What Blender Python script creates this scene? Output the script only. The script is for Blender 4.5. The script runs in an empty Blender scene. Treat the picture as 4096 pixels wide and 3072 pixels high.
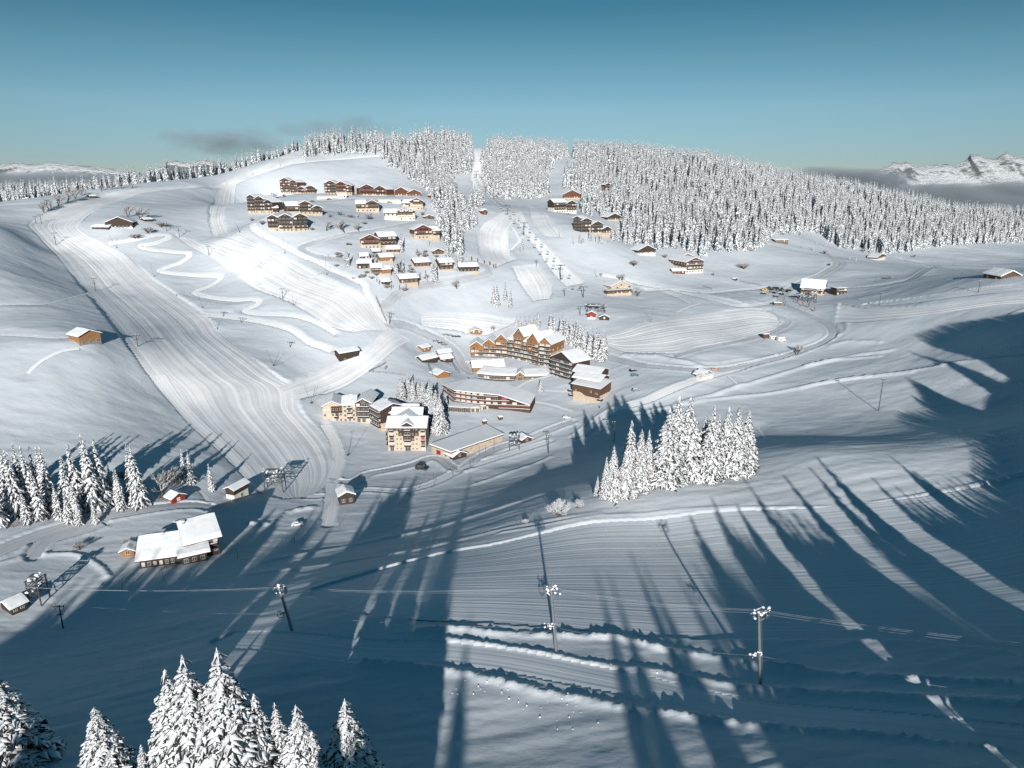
import bpy, bmesh, math, random
import numpy as np
from mathutils import Vector, Matrix
R = math.radians
random.seed(7)
rng = np.random.default_rng(11)
SC = bpy.context.scene
COL = SC.collection

# ------------------------------------------------------------------ camera, light, exposure
PITCH = 16.0
FPX = 2840.0                      # focal length in pixels of the 4096 px wide picture
cam_d = bpy.data.cameras.new('camera'); cam = bpy.data.objects.new('camera', cam_d); COL.objects.link(cam)
cam_d.sensor_width = 36.0; cam_d.lens = FPX / 4096 * 36.0
cam_d.clip_start = 1.0; cam_d.clip_end = 60000
cam.rotation_euler = (R(90 - PITCH), 0, 0)
SC.camera = cam
SUN_EL = 16.6
sun_d = bpy.data.lights.new('sun', 'SUN'); sun = bpy.data.objects.new('sun', sun_d); COL.objects.link(sun)
sun_d.energy = 4.6; sun_d.angle = R(0.55); sun_d.color = (1.0, 0.962, 0.925)
sun.rotation_euler = (R(90 - SUN_EL), 0, 0)     # light travels along +Y and down, the sun stands behind the camera
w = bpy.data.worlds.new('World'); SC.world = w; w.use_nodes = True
nt = w.node_tree; nt.nodes.clear()
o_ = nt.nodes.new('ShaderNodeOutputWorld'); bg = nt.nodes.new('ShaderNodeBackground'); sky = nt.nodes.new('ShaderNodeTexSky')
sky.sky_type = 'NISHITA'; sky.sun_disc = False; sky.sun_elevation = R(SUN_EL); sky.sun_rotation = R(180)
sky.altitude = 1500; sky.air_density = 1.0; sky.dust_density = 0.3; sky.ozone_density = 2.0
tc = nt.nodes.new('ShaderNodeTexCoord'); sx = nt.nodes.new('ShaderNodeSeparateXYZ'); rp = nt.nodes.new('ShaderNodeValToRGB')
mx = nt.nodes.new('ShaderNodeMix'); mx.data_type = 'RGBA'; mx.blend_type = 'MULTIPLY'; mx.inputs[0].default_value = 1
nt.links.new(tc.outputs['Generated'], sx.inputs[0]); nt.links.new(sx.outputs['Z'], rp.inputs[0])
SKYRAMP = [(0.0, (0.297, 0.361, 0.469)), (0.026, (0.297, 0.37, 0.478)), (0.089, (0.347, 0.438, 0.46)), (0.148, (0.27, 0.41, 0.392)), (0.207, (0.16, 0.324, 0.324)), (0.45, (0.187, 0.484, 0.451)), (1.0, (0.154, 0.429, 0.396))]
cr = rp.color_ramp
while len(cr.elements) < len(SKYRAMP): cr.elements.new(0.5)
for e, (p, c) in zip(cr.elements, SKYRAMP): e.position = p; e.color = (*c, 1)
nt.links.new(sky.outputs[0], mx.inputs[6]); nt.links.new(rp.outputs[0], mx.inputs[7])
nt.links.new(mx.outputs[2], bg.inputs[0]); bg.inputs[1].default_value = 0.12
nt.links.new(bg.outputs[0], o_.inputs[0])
SC.view_settings.view_transform = 'Standard'; SC.view_settings.look = 'None'
SC.view_settings.exposure = 0.28; SC.view_settings.gamma = 1.0
SC.cycles.max_bounces = 6; SC.cycles.transparent_max_bounces = 16
SC.cycles.volume_bounces = 0

# ------------------------------------------------------------------ picture coordinates used to survey the ground
CROPS = {'T': (0, 0, 1.0), 'V': (0, 0, 0.54004), 'A': (900, 600, 2.011), 'B': (1900, 500, 2.011), 'C': (1700, 1200, 2.37),
         'D': (1200, 1450, 2.212), 'E': (0, 1700, 1.4747), 'F': (0, 550, 1.7015), 'G': (2900, 550, 1.7467),
         'H': (0, 2500, 1.3825), 'I': (2000, 2000, 1.8433), 'J': (2300, 1450, 2.212), 'K': (2300, 1000, 2.011),
         'L': (1000, 1900, 1.58), 'M': (3000, 1900, 1.4155), 'N': (0, 400, 1.58), 'O': (1650, 1250, 3.687), 'P': (3200, 1400, 2.469)}
def Q(c, x, y):
    a = CROPS[c]; return (a[0] + x / a[2], a[1] + y / a[2])
cp, sp = math.cos(R(PITCH)), math.sin(R(PITCH))
def ray(u, v):
    xc = (u - 2048) / FPX; yc = -(v - 1536) / FPX
    return np.array([xc, cp + yc * sp, -sp + yc * cp])      # per unit of depth
def proj(X, Y, Z):
    D = Y * cp - Z * sp; yc = (Y * sp + Z * cp)
    return 2048 + FPX * X / D, 1536 - FPX * yc / D, D

def vert_h(x, y, z, vtop):
    '''height of an upright thing standing at x, y, z whose top shows at picture row vtop'''
    D = y * cp - z * sp; y0 = (y * sp + z * cp) / D; y1 = -(vtop - 1536) / FPX
    return D * (y1 - y0) / (cp + sp * y1)

# ------------------------------------------------------------------ value noise
def _h(ix, iy, s):
    n = (ix.astype(np.int64) * 374761393 + iy.astype(np.int64) * 668265263 + s * 1442695041) & 0xffffffff
    n = ((n ^ (n >> 13)) * 1274126177) & 0xffffffff
    return ((n ^ (n >> 16)) & 0xffff) / 65535.0
def vnoise(x, y, s=0):
    ix = np.floor(x); iy = np.floor(y); fx = x - ix; fy = y - iy
    fx = fx * fx * fx * (fx * (fx * 6 - 15) + 10); fy = fy * fy * fy * (fy * (fy * 6 - 15) + 10)
    a = _h(ix, iy, s); b = _h(ix + 1, iy, s); c = _h(ix, iy + 1, s); d = _h(ix + 1, iy + 1, s)
    return (a + (b - a) * fx) * (1 - fy) + (c + (d - c) * fx) * fy - 0.5
def fbm(x, y, s=0, o=4, g=0.5):
    r = 0; a = 1.0; f = 1.0
    for k in range(o):
        r = r + a * vnoise(x * f + 17.3 * k, y * f + 5.1 * k, s + k); a *= g; f *= 2.03
    return r

# ------------------------------------------------------------------ the lie of the land: surveyed points (u, v, depth in m)
CTRL = [
 # near hill
 (2048,3072,117),(0,3072,125),(4096,3072,108),(2225,2610,149),(3040,2743,138),(1167,2525,165),(254,2514,195),
 (2140,2110,217),(2640,2114,219),(2390,1997,232),(2689,1945,240),(3023,1893,250),(3300,1807,256),(3700,1800,258),(4096,1740,260),
 (4096,1900,232),(3700,2000,222),(4096,2500,150),(3500,2400,170),(1700,2400,172),(1300,2800,138),(700,2800,142),(3500,3072,110),
 # village floor
 (1640,1807,350),(1290,1685,375),(1828,1846,336),(2110,1790,355),(2360,1610,395),(1950,1640,393),(1800,1550,420),(2100,1440,462),(1700,1400,470),
 (1300,1550,405),(1100,1950,300),(1383,2012,285),(700,2080,255),(400,2190,235),(0,2300,212),(600,2290,221),(900,2230,232),(1180,2110,262),(1900,1950,300),(1400,2200,240),
 (2200,1900,302),(1700,2100,255),
 # left slopes
 (800,1500,370),(500,1250,430),(360,1390,345),(100,1750,290),(500,1780,300),(0,2000,250),(0,1400,335),(0,1100,425),(0,915,500),(150,885,575),
 (380,1150,478),(220,1000,525),(700,1150,500),(900,1100,520),(470,900,560),(400,790,680),(700,765,740),(463,768,700),(815,748,780),(250,805,640),
 (1037,680,850),(1204,600,950),(900,1350,430),(1100,1500,395),(600,1550,350),(1000,900,600),(850,950,580),
 # upper village and its hill
 (1090,864,560),(1200,870,570),(1140,935,540),(1190,777,700),(1360,775,700),(1500,790,690),(1680,790,680),(1480,850,620),(1600,880,600),
 (1530,1000,540),(1700,960,560),(1550,1100,500),(1600,1150,500),(1850,1090,540),(1000,1000,525),(1300,1100,500),(1400,1250,460),(1550,1350,455),
 (1200,690,850),(1350,640,900),(1290,592,955),(1370,572,1000),(1480,570,1010),(1600,574,1015),(1700,576,1025),(1850,585,1030),(2000,602,1030),(1830,700,900),(1880,800,760),(2060,830,720),
 (2000,1000,600),(2150,1100,560),(2280,1250,500),(2000,1200,530),(1850,1300,503),(2400,1270,490),
 (2230,720,880),(2250,860,680),(2330,930,625),(2500,970,650),(2700,1020,640),(2200,608,1050),(2600,645,1020),(2850,680,960),(3050,745,960),
 (3400,802,1050),(3500,795,1080),(3700,838,1150),(4096,885,1250),(3014,1008,680),(2700,850,760),(3100,880,820),(3358,997,800),(3587,1014,850),(4096,968,1000),
 (2490,1170,560),(2750,1110,600),(2900,1200,530),(3290,1180,560),(3200,1300,490),(3300,1380,450),(2900,1480,410),(2600,1500,400),(2700,1350,450),(2598,1542,385),(2500,1650,370),
 # right slopes
 (3700,1080,640),(3960,1110,470),(3600,1200,490),(4096,1150,430),(4096,1250,400),(3500,1290,455),(3700,1420,395),(4096,1400,350),(4096,1600,318),(3500,1600,358),(3000,1720,337),(2750,1620,366),(3500,1760,298),
]
WCTRL = [  # world points out of sight: the hill behind the camera and the far sides
 (0,40,-80),(0,-20,-64),(0,-120,-45),(0,-300,-10),(150,20,-66),(300,0,30),(300,-200,50),(230,-20,-18),(300,180,-8),(-150,20,-84),(-300,-20,-80),(-300,-200,-40),
 (380,140,15),(450,300,-50),(-350,150,-100),(-450,350,-75),(-300,335,-80),(500,500,-60),(700,700,-80),
 (-280,820,-42),(-420,1000,-38),(-380,1250,-36),(-150,1150,-10),(-700,900,-60),(-800,1300,-20),(-700,600,-60),
 (-60,1260,25),(80,1300,20),(-60,1130,42),(0,1500,-20),(0,1800,-150),(500,1500,-90),(850,1400,-110),(400,1300,-5),(900,1500,-110),(1300,1500,-130),(900,1100,-62),(1200,900,-120),(900,400,-100),(-500,1700,-90),
]
def build_ctrl():
    P = []
    for (u, v, D) in CTRL:
        r = ray(u, v) * D; P.append(r)
    for q in WCTRL: P.append(np.array(q, float))
    return np.array(P)
CP = build_ctrl()
_s = 300.0
def _k(r2): return 0.5 * r2 * np.log(r2 + 1e-9)
n = len(CP); XY = CP[:, :2] / _s
A = np.zeros((n + 3, n + 3)); d2 = ((XY[:, None, :] - XY[None]) ** 2).sum(-1)
A[:n, :n] = _k(d2) + np.eye(n) * 0.0006
A[:n, n] = 1; A[:n, n + 1:] = XY; A[n, :n] = 1; A[n + 1:, :n] = XY.T
WTS = np.linalg.solve(A, np.concatenate([CP[:, 2], [0, 0, 0]]))
def H0(X, Y):
    X = np.asarray(X, float); Y = np.asarray(Y, float); sh = X.shape
    x = X.ravel() / _s; y = Y.ravel() / _s; out = np.empty_like(x)
    for i in range(0, len(x), 40000):
        a = x[i:i + 40000]; b = y[i:i + 40000]
        r2 = (a[:, None] - XY[None, :, 0]) ** 2 + (b[:, None] - XY[None, :, 1]) ** 2
        out[i:i + 40000] = _k(r2) @ WTS[:n] + WTS[n] + WTS[n + 1] * a + WTS[n + 2] * b
    return out.reshape(sh)
GS = 5.0; GX = np.arange(-1600, 1601, GS); GY = np.arange(-400, 2201, GS)
GZ = H0(*np.meshgrid(GX, GY))
def hgrid(x, y):
    fx = np.clip((x - GX[0]) / GS, 0, len(GX) - 1.001); fy = np.clip((y - GY[0]) / GS, 0, len(GY) - 1.001)
    ix = fx.astype(int); iy = fy.astype(int); fx = fx - ix; fy = fy - iy
    return (GZ[iy, ix] * (1 - fx) + GZ[iy, ix + 1] * fx) * (1 - fy) + (GZ[iy + 1, ix] * (1 - fx) + GZ[iy + 1, ix + 1] * fx) * fy
_DS = np.geomspace(60, 2200, 1600)
def hit(u, v):
    """where the sight line of a picture point meets the smooth ground"""
    r = ray(u, v); P = r[None] * _DS[:, None]
    g = P[:, 2] - hgrid(P[:, 0], P[:, 1])
    k = np.where(g < 0)[0]
    if len(k) and k[0] > 0:
        j = k[0]; t = g[j - 1] / (g[j - 1] - g[j]); D = _DS[j - 1] + t * (_DS[j] - _DS[j - 1])
    else:
        D = _DS[np.argmin(g / _DS)]
    p = r * D; return float(p[0]), float(p[1])
def hq(c, x, y): return hit(*Q(c, x, y))
def sm(pts, step=3.0, closed=False):
    """smooth resampled polyline"""
    P = np.array(pts, float); m = len(P)
    if m < 3:
        L = np.linalg.norm(P[1] - P[0]); k = max(2, int(L / step)); t = np.linspace(0, 1, k)[:, None]; return P[0] * (1 - t) + P[1] * t
    out = []
    for i in range(m - 1):
        p0 = P[max(i - 1, 0)]; p1 = P[i]; p2 = P[i + 1]; p3 = P[min(i + 2, m - 1)]
        k = max(2, int(np.linalg.norm(p2 - p1) / step)); t = (np.arange(k) / k)[:, None]
        out.append(0.5 * (2 * p1 + (p2 - p0) * t + (2 * p0 - 5 * p1 + 4 * p2 - p3) * t * t + (3 * p1 - p0 - 3 * p2 + p3) * t ** 3))
    out.append(P[-1:]); return np.concatenate(out)
# ------------------------------------------------------------------ materials
def mat(name):
    m = bpy.data.materials.new(name); m.use_nodes = True; nt = m.node_tree
    return m, nt, nt.nodes['Principled BSDF']
def N(nt, t, **kw):
    nd = nt.nodes.new('ShaderNode' + t)
    for k, v in kw.items(): setattr(nd, k, v)
    return nd
def noise_node(nt, scale, detail=4, rough=0.5, vec=None, stretch=None, coord='Object'):
    tcn = N(nt, 'TexCoord'); nz = N(nt, 'TexNoise'); nz.inputs['Scale'].default_value = scale
    nz.inputs['Detail'].default_value = detail; nz.inputs['Roughness'].default_value = rough
    src = tcn.outputs[coord]
    if stretch:
        mp = N(nt, 'Mapping'); mp.inputs['Scale'].default_value = stretch; nt.links.new(src, mp.inputs[0]); src = mp.outputs[0]
    nt.links.new(src, nz.inputs['Vector']); return nz
def ramp(nt, src, stops):
    r = N(nt, 'ValToRGB'); c = r.color_ramp
    while len(c.elements) < len(stops): c.elements.new(0.5)
    for e, (p, col) in zip(c.elements, stops): e.position = p; e.color = (*col, 1)
    nt.links.new(src, r.inputs[0]); return r
def bump(nt, bsdf, srcs):
    prev = None
    for (src, st, dist) in srcs:
        b = N(nt, 'Bump'); b.inputs['Strength'].default_value = st; b.inputs['Distance'].default_value = dist
        nt.links.new(src, b.inputs['Height'])
        if prev: nt.links.new(prev.outputs[0], b.inputs['Normal'])
        prev = b
    nt.links.new(prev.outputs[0], bsdf.inputs['Normal'])
def simple(name, col, rough=0.8, var=0.25, scale=2.0, metal=0.0, spec=0.3, bmp=0.0, stretch=None):
    m, nt, b = mat(name)
    nz = noise_node(nt, scale, 5, 0.6, stretch=stretch)
    lo = tuple(max(0, c * (1 - var)) for c in col); hi = tuple(min(1, c * (1 + var)) for c in col)
    r = ramp(nt, nz.outputs[0], [(0.3, lo), (0.7, hi)]); nt.links.new(r.outputs[0], b.inputs['Base Color'])
    b.inputs['Roughness'].default_value = rough; b.inputs['Metallic'].default_value = metal
    b.inputs['Specular IOR Level'].default_value = spec
    if bmp: bump(nt, b, [(nz.outputs[0], 0.6, bmp)])
    return m
def snow_mat(name, lo, hi, bumps, cscale=0.02, stretch=(1, 1.0, 1)):
    m, nt, b = mat(name)
    nz = noise_node(nt, cscale, 5, 0.6, stretch=stretch)
    r = ramp(nt, nz.outputs[0], [(0.35, lo), (0.65, hi)]); nt.links.new(r.outputs[0], b.inputs['Base Color'])
    b.inputs['Roughness'].default_value = 0.65; b.inputs['Specular IOR Level'].default_value = 0.25
    L = []
    for (sc, st, dist, strc) in bumps:
        q = noise_node(nt, sc, 4, 0.55, stretch=strc); L.append((q.outputs[0], st, dist))
    bump(nt, b, L); return m
M = {}
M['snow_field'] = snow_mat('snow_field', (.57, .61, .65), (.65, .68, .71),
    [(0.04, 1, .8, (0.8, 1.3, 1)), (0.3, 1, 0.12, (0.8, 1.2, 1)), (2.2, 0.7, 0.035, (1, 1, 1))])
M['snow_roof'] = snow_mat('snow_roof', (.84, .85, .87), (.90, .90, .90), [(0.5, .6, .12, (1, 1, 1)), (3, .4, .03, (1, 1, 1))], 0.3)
M['snow_tree'] = snow_mat('snow_tree', (.84, .85, .87), (.92, .92, .92), [(1.5, .8, .25, (1, 1, 1))], 0.5)
M['snow_wood'] = snow_mat('snow_wood', (.66, .68, .70), (.84, .85, .86), [(1.5, .8, .25, (1, 1, 1))], 0.08)
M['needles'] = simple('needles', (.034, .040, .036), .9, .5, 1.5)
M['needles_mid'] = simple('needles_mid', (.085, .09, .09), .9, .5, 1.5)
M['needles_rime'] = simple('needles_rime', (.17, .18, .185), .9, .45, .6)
M['bark'] = simple('bark', (.10, .075, .055), .9, .4, 6)
M['twig'] = simple('twig', (.20, .17, .15), .9, .3, 3)
M['frost'] = simple('frost', (.62, .62, .63), .8, .25, 3)
def groomed(name, lo, hi, amp, period, wander=1.0, fine=0.0):
    """packed snow with the long parallel ridges of the grooming machine, along the run (UV v), in metres across (UV u)"""
    m, nt, b = mat(name)
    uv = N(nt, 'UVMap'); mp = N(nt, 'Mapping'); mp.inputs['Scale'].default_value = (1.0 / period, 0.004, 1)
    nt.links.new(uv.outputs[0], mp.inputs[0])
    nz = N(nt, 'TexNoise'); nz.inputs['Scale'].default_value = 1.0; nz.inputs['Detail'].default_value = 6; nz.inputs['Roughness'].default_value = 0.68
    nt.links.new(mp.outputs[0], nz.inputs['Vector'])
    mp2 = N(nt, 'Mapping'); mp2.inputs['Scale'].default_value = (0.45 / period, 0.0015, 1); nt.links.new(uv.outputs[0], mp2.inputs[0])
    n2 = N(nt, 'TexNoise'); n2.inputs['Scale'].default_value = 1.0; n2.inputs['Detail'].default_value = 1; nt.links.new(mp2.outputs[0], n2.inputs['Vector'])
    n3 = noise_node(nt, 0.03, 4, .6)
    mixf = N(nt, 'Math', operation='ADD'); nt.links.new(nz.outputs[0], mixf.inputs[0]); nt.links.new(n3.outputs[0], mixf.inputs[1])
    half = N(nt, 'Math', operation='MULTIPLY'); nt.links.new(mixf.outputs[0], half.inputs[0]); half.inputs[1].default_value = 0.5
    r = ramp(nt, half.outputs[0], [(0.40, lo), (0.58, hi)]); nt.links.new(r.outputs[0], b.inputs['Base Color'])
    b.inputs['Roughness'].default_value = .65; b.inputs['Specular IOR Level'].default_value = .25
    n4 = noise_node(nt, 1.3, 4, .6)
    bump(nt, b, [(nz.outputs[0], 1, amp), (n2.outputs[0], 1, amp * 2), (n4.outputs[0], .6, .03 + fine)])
    return m
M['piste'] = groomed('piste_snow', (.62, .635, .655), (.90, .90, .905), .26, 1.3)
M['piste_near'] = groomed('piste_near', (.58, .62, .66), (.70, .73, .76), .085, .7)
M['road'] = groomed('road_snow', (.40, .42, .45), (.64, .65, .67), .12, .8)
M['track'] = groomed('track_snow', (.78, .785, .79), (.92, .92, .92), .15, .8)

# ------------------------------------------------------------------ where snow is rolled flat and where it is piled up
FLAT = []    # (polygon xy, ) areas sunk under a piste sheet
ROADS = []   # (polyline xy, width)
BANKS = []   # (polyline xy, half width, height, lumpiness)
def hp(c, pts): return [hq(c, x, y) for (x, y) in pts]

PISTES = []
def station_piste(name, label, stations, material, down=2.5, z=0.0):
    """stations: list of (crop, Lx, Ly, Rx, Ry)"""
    Lp = [hq(s[0], s[1], s[2]) for s in stations]; Rp = [hq(s[0], s[3], s[4]) for s in stations]
    # common parameter so that both edges have the same number of rows
    Lp = np.array(Lp); Rp = np.array(Rp); rows = []
    m = len(Lp)
    def cm(P, i, t):
        p0 = P[max(i - 1, 0)]; p1 = P[i]; p2 = P[i + 1]; p3 = P[min(i + 2, m - 1)]
        return 0.5 * (2 * p1 + (p2 - p0) * t + (2 * p0 - 5 * p1 + 4 * p2 - p3) * t * t + (3 * p1 - p0 - 3 * p2 + p3) * t ** 3)
    LL = []; RR = []
    for i in range(m - 1):
        k = max(2, int(max(np.linalg.norm(Lp[i + 1] - Lp[i]), np.linalg.norm(Rp[i + 1] - Rp[i])) / down))
        for j in range(k): LL.append(cm(Lp, i, j / k)); RR.append(cm(Rp, i, j / k))
    LL.append(Lp[-1]); RR.append(Rp[-1])
    LL = np.array(LL); RR = np.array(RR)
    PISTES.append((name, label, LL, RR, material, z)); FLAT.append(np.concatenate([LL, RR[::-1]]))
def road(name, label, c, pts, width, material='road', bank=0.7, banks=(1, 1), lump=.6):
    P = sm([p if isinstance(c, str) is False else hq(c, *p) for p in pts] if isinstance(c, str) else [hq(*p) for p in pts], 2.5)
    ROADS.append((name, label, P, width, material))
    d = np.gradient(P, axis=0); d /= np.linalg.norm(d, axis=1)[:, None] + 1e-9; nrm = np.stack([-d[:, 1], d[:, 0]], 1)
    for s, on in zip((1, -1), banks):
        if on: BANKS.append((P + nrm * s * (width / 2 + .9), .8, bank * 1.35 * on, lump))
def bank(c, pts, hw, h, lump=.6):
    BANKS.append((sm(hp(c, pts), 2.5), hw, h, lump))

S = lambda c, *a: [(c, *q) for q in a]
station_piste('piste', 'wide groomed run sweeping down the left slope', S('F', (1250,338,1250,352), (1000,350,1040,372), (700,395,900,405), (480,450,760,455), (330,515,640,505),
    (230,560,560,570), (195,600,540,612), (270,680,600,662), (350,762,720,725), (430,852,850,795), (500,950,945,885), (570,1042,1055,975), (650,1135,1200,1072),
    (720,1225,1350,1172), (790,1315,1440,1255), (850,1400,1490,1335)) + S('T', (548,1440,960,1400), (594,1500,1095,1500), (640,1560,1190,1560), (700,1630,1200,1640), (759,1700,1250,1700),
    (810,1745,1292,1748), (868,1798,1325,1795), (949,1880,1340,1850), (1010,1945,1330,1905), (1065,1980,1290,1955), (1130,1998,1240,1985)), 'piste')
station_piste('piste', 'groomed run crossing from the village to the foot of the left slope', S('V', (600,838,640,870), (690,803,705,852), (755,772,765,824), (800,743,822,782), (838,712,884,738)), 'piste', z=.04)
station_piste('piste', 'groomed beginner run below the zigzag track', S('F', (1185,655,1640,650), (1330,760,1760,715), (1450,825,1880,790), (1600,920,2030,865), (1750,1012,2212,945)) +
    S('A', (100,1010,500,870), (250,1110,700,990), (450,1195,900,1080), (560,1250,1010,1120), (700,1330,1110,1170)) + S('T', (1298,1296,1487,1225), (1360,1320,1530,1290), (1420,1330,1560,1330)), 'piste')
station_piste('piste', 'narrow groomed link dropping from the ridge to the beginner run', S('F', (1510,345,1640,300), (1462,420,1600,390), (1428,490,1535,470), (1422,560,1518,560), (1440,632,1545,628), (1455,675,1575,675)), 'piste', z=.04)
station_piste('piste', 'groomed run climbing the bare ridge to the summit wood', S('F', (1250,338,1250,354), (1450,325,1510,346), (1600,262,1640,303), (1800,182,1760,252), (1950,112,1930,200), (2075,72,2080,165)), 'piste', z=.03)
station_piste('piste', 'groomed bowl beside the chairlift', S('B', (250,690,330,700), (160,745,330,770), (70,800,305,820), (25,880,270,880), (30,980,268,960), (55,1070,290,1050), (140,1150,330,1090)), 'piste')
station_piste('piste', 'lower groomed run beside the chairlift', S('B', (300,1150,500,1130), (345,1240,560,1200), (400,1330,620,1310), (470,1420,600,1400)), 'piste')
station_piste('piste', 'groomed strip on the far side of the chairlift', S('B', (430,650,540,690), (455,770,640,800), (500,840,690,870), (560,905,720,912)), 'piste')
station_piste('piste', 'groomed lift line under the chairs', S('B', (290,740,370,700), (400,880,450,850), (520,1040,600,1000), (640,1200,720,1130), (740,1300,880,1270)), 'track')
station_piste('piste', 'run from the summit down the gap in the forest', S('B', (-10,200,60,170), (0,300,50,300), (-30,420,50,400), (0,560,110,560)), 'track')
station_piste('practice_field', 'wide groomed practice field in the valley', S('K', (250,690,270,770), (420,640,440,822), (620,566,780,832), (900,532,1000,782), (1200,502,1250,740), (1450,478,1450,690), (1600,520,1600,640), (1645,580,1650,590)), 'piste')
station_piste('practice_field', 'oval groomed field behind the wooden complex', S('C', (-40,165,-30,250), (60,140,60,262), (300,138,250,280), (600,160,400,318), (880,195,600,320)), 'piste')
station_piste('piste', 'groomed run entering from the right', S('G', (2100,1085,2100,1155), (1900,1110,1900,1165), (1500,1165,1500,1222), (1200,1190,1200,1265), (1000,1200,950,1290), (800,1165,780,1300)), 'piste')
station_piste('piste', 'upper band of the run entering from the right', S('G', (2100,1020,2100,1060), (1800,1050,1800,1090), (1500,1098,1500,1130), (1200,1145,1200,1170), (1000,1165,950,1180)), 'piste')
station_piste('piste', 'groomed run across the near hill', S('T', (4200,1860,4200,2950-330), (3700,1985,3900,2590), (3300,2030,3500,2560), (2850,2050,3000,2560), (2400,2090,2600,2545), (2150,2140,2200,2510), (1950,2185,1950,2490), (1700,2230,1680,2480), (1450,2300,1430,2450), (1250,2360,1240,2385)), 'piste_near', 1.5)
road('piste', 'narrow groomed road between the snowbanks on the near hill', 'T', [(900,2560), (1400,2600), (1750,2612), (2000,2638), (2280,2690), (2600,2755), (3050,2850), (3600,2900), (4150,2960)], 7.5, 'piste_near', .3, (0, 0))
road('track', 'zigzag sledging track down the left slope', 'F', [(740,725), (900,700), (1050,668), (1140,668), (1140,690), (1060,722), (950,742), (1100,775), (1250,785), (1292,800), (1235,850), (1085,908), (1250,935), (1450,942), (1505,952), (1440,1005), (1325,1055), (1450,1090), (1600,1104), (1720,1098), (1765,1115), (1730,1150), (1668,1180), (1750,1203), (2000,1215), (2212,1290), (2290,1340)], 4.2, 'track', .45, (1, .6), .9)
road('track', 'narrow service track under the lift line', 'F', [(1385,1210), (1640,1235), (1860,1275), (2000,1320), (2110,1400), (2260,1450)], 5, 'track', .3)
road('track', 'piste side track down from the brown flats', 'A', [(220,600), (240,640), (330,700), (480,775), (620,850), (760,905), (900,980), (1050,1050), (1125,1090), (1135,1150), (1190,1230), (1230,1310), (1300,1400)], 4.5, 'track', .4)
road('road', 'snowy road climbing between the flats', 'A', [(1260,1240), (1310,1240), (1400,1160), (1560,1095), (1750,1060), (1900,1035), (2050,1005), (2125,975), (2110,935), (2040,905), (1960,890)], 5.5, 'road', .7)
road('road', 'hairpin road to the upper flats', 'A', [(960,880), (760,860), (640,820), (610,790), (650,770), (800,725), (1000,675), (1200,645), (1400,602), (1600,565), (1750,545)], 5, 'road', .6)
road('road', 'road along the front of the uppermost flats', 'A', [(640,430), (760,420), (900,412), (1040,400), (1240,410), (1420,435), (1600,470)], 5, 'road', .5)
road('road', 'road through the village centre', 'O', [(-300,170), (-120,190), (100,270), (350,370), (520,470), (620,560), (700,680), (760,800), (860,880)], 6, 'road', .7)
road('road', 'valley road curving to the chalet car park', 'K', [(230,845), (400,890), (600,930), (900,955), (1200,958), (1420,920), (1650,870), (1850,805), (2000,745), (2070,690), (2060,630), (1980,575), (1850,515), (1740,465), (1665,420), (1650,375), (1700,330), (1760,290), (1850,240), (1960,200), (2080,130), (2090,90), (2010,25)], 5.5, 'road', .6)
road('road', 'road leading out to the right of the valley', 'G', [(640,1055), (800,1055), (1000,1045), (1180,1018), (1330,970), (1450,912), (1400,885), (1290,868), (1240,855)], 5, 'road', .5)
road('road', 'loop road round the practice field', 'K', [(1560,490), (1690,560), (1690,600), (1600,650), (1400,715), (1200,750), (1000,790), (800,850)], 4, 'road', .5)
road('road', 'road passing below the large chalet', 'K', [(1540,300), (1300,320), (1050,345), (850,325), (560,325)], 4, 'track', .5)
road('track', 'lane from the chalet to the practice field', 'K', [(210,205), (400,240), (640,300), (850,340), (1100,400), (1300,455), (1500,440), (1640,400)], 4, 'track', .5)
road('road', 'service road in front of the pale flats', 'D', [(230,1040), (460,1060), (600,990), (800,950), (1000,905), (1150,850), (1250,860), (1400,950), (1550,860), (1750,760), (2000,690), (2212,600), (2420,520)], 5, 'road', .6)
road('road', 'long road along the foot of the near hill', 'D', [(60,1190), (330,1180), (560,1130), (900,1140), (1150,1080), (1400,960), (1700,860), (2000,770), (2212,700)], 4.5, 'track', .4)
road('road', 'lane past the red hut', 'E', [(-60,770), (100,700), (300,630), (600,545), (900,495), (1150,475), (1290,490), (1420,420), (1520,400)], 6, 'road', .5)
road('road', 'lane to the large chalet', 'E', [(190,780), (260,690), (420,640), (600,580)], 5, 'road', .4)
road('track', 'access lane along the valley edge', 'J', [(10,660), (300,440), (640,330), (900,215), (1200,115), (1500,40), (1900,-60)], 5, 'track', .5)
road('track', 'piste rim track turning below the lift station', 'T', [(1300,1700), (1345,1780), (1352,1850), (1330,1930), (1320,2030), (1310,2100)], 5, 'track', .3)
road('track', 'side lane left of the main run', 'T', [(640,1500), (700,1590), (790,1690), (880,1770), (960,1850), (1010,1910)], 5, 'track', .2, (0, .5))
road('track', 'lane over the hill above the flats', 'A', [(240,170), (400,125), (620,95), (900,75), (1240,45)], 5, 'track', .3)
for c_, p_ in (('F', [(0,1135),(150,1133),(300,1130),(450,1092),(590,1062)]), ('F', [(0,1345),(250,1358),(430,1365),(560,1352)]), ('F', [(190,1610),(260,1540),(400,1462),(540,1440)]), ('K', [(740,350),(830,380),(930,430)]), ('K', [(820,505),(900,465),(1010,432)]),
               ('C', [(870,835),(960,780),(1060,750),(1200,715)]), ('C', [(1040,970),(1200,1000),(1400,1060)]), ('C', [(1140,860),(1400,870)]), ('J', [(1325,95),(1380,140),(1440,190)]), ('J', [(1610,570),(1650,620),(1680,680)]), ('P', [(980,595),(1120,650),(1260,710)]),
               ('B', [(290,1010),(370,930),(390,900)]), ('B', [(300,830),(340,900),(370,960)]), ('A', [(1240,930),(1420,960)]), ('E', [(1040,340),(1180,390),(1240,470)])):
    road('path', 'trodden path in the snow', c_, p_, .9, 'track', 0, (0, 0))
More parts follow.
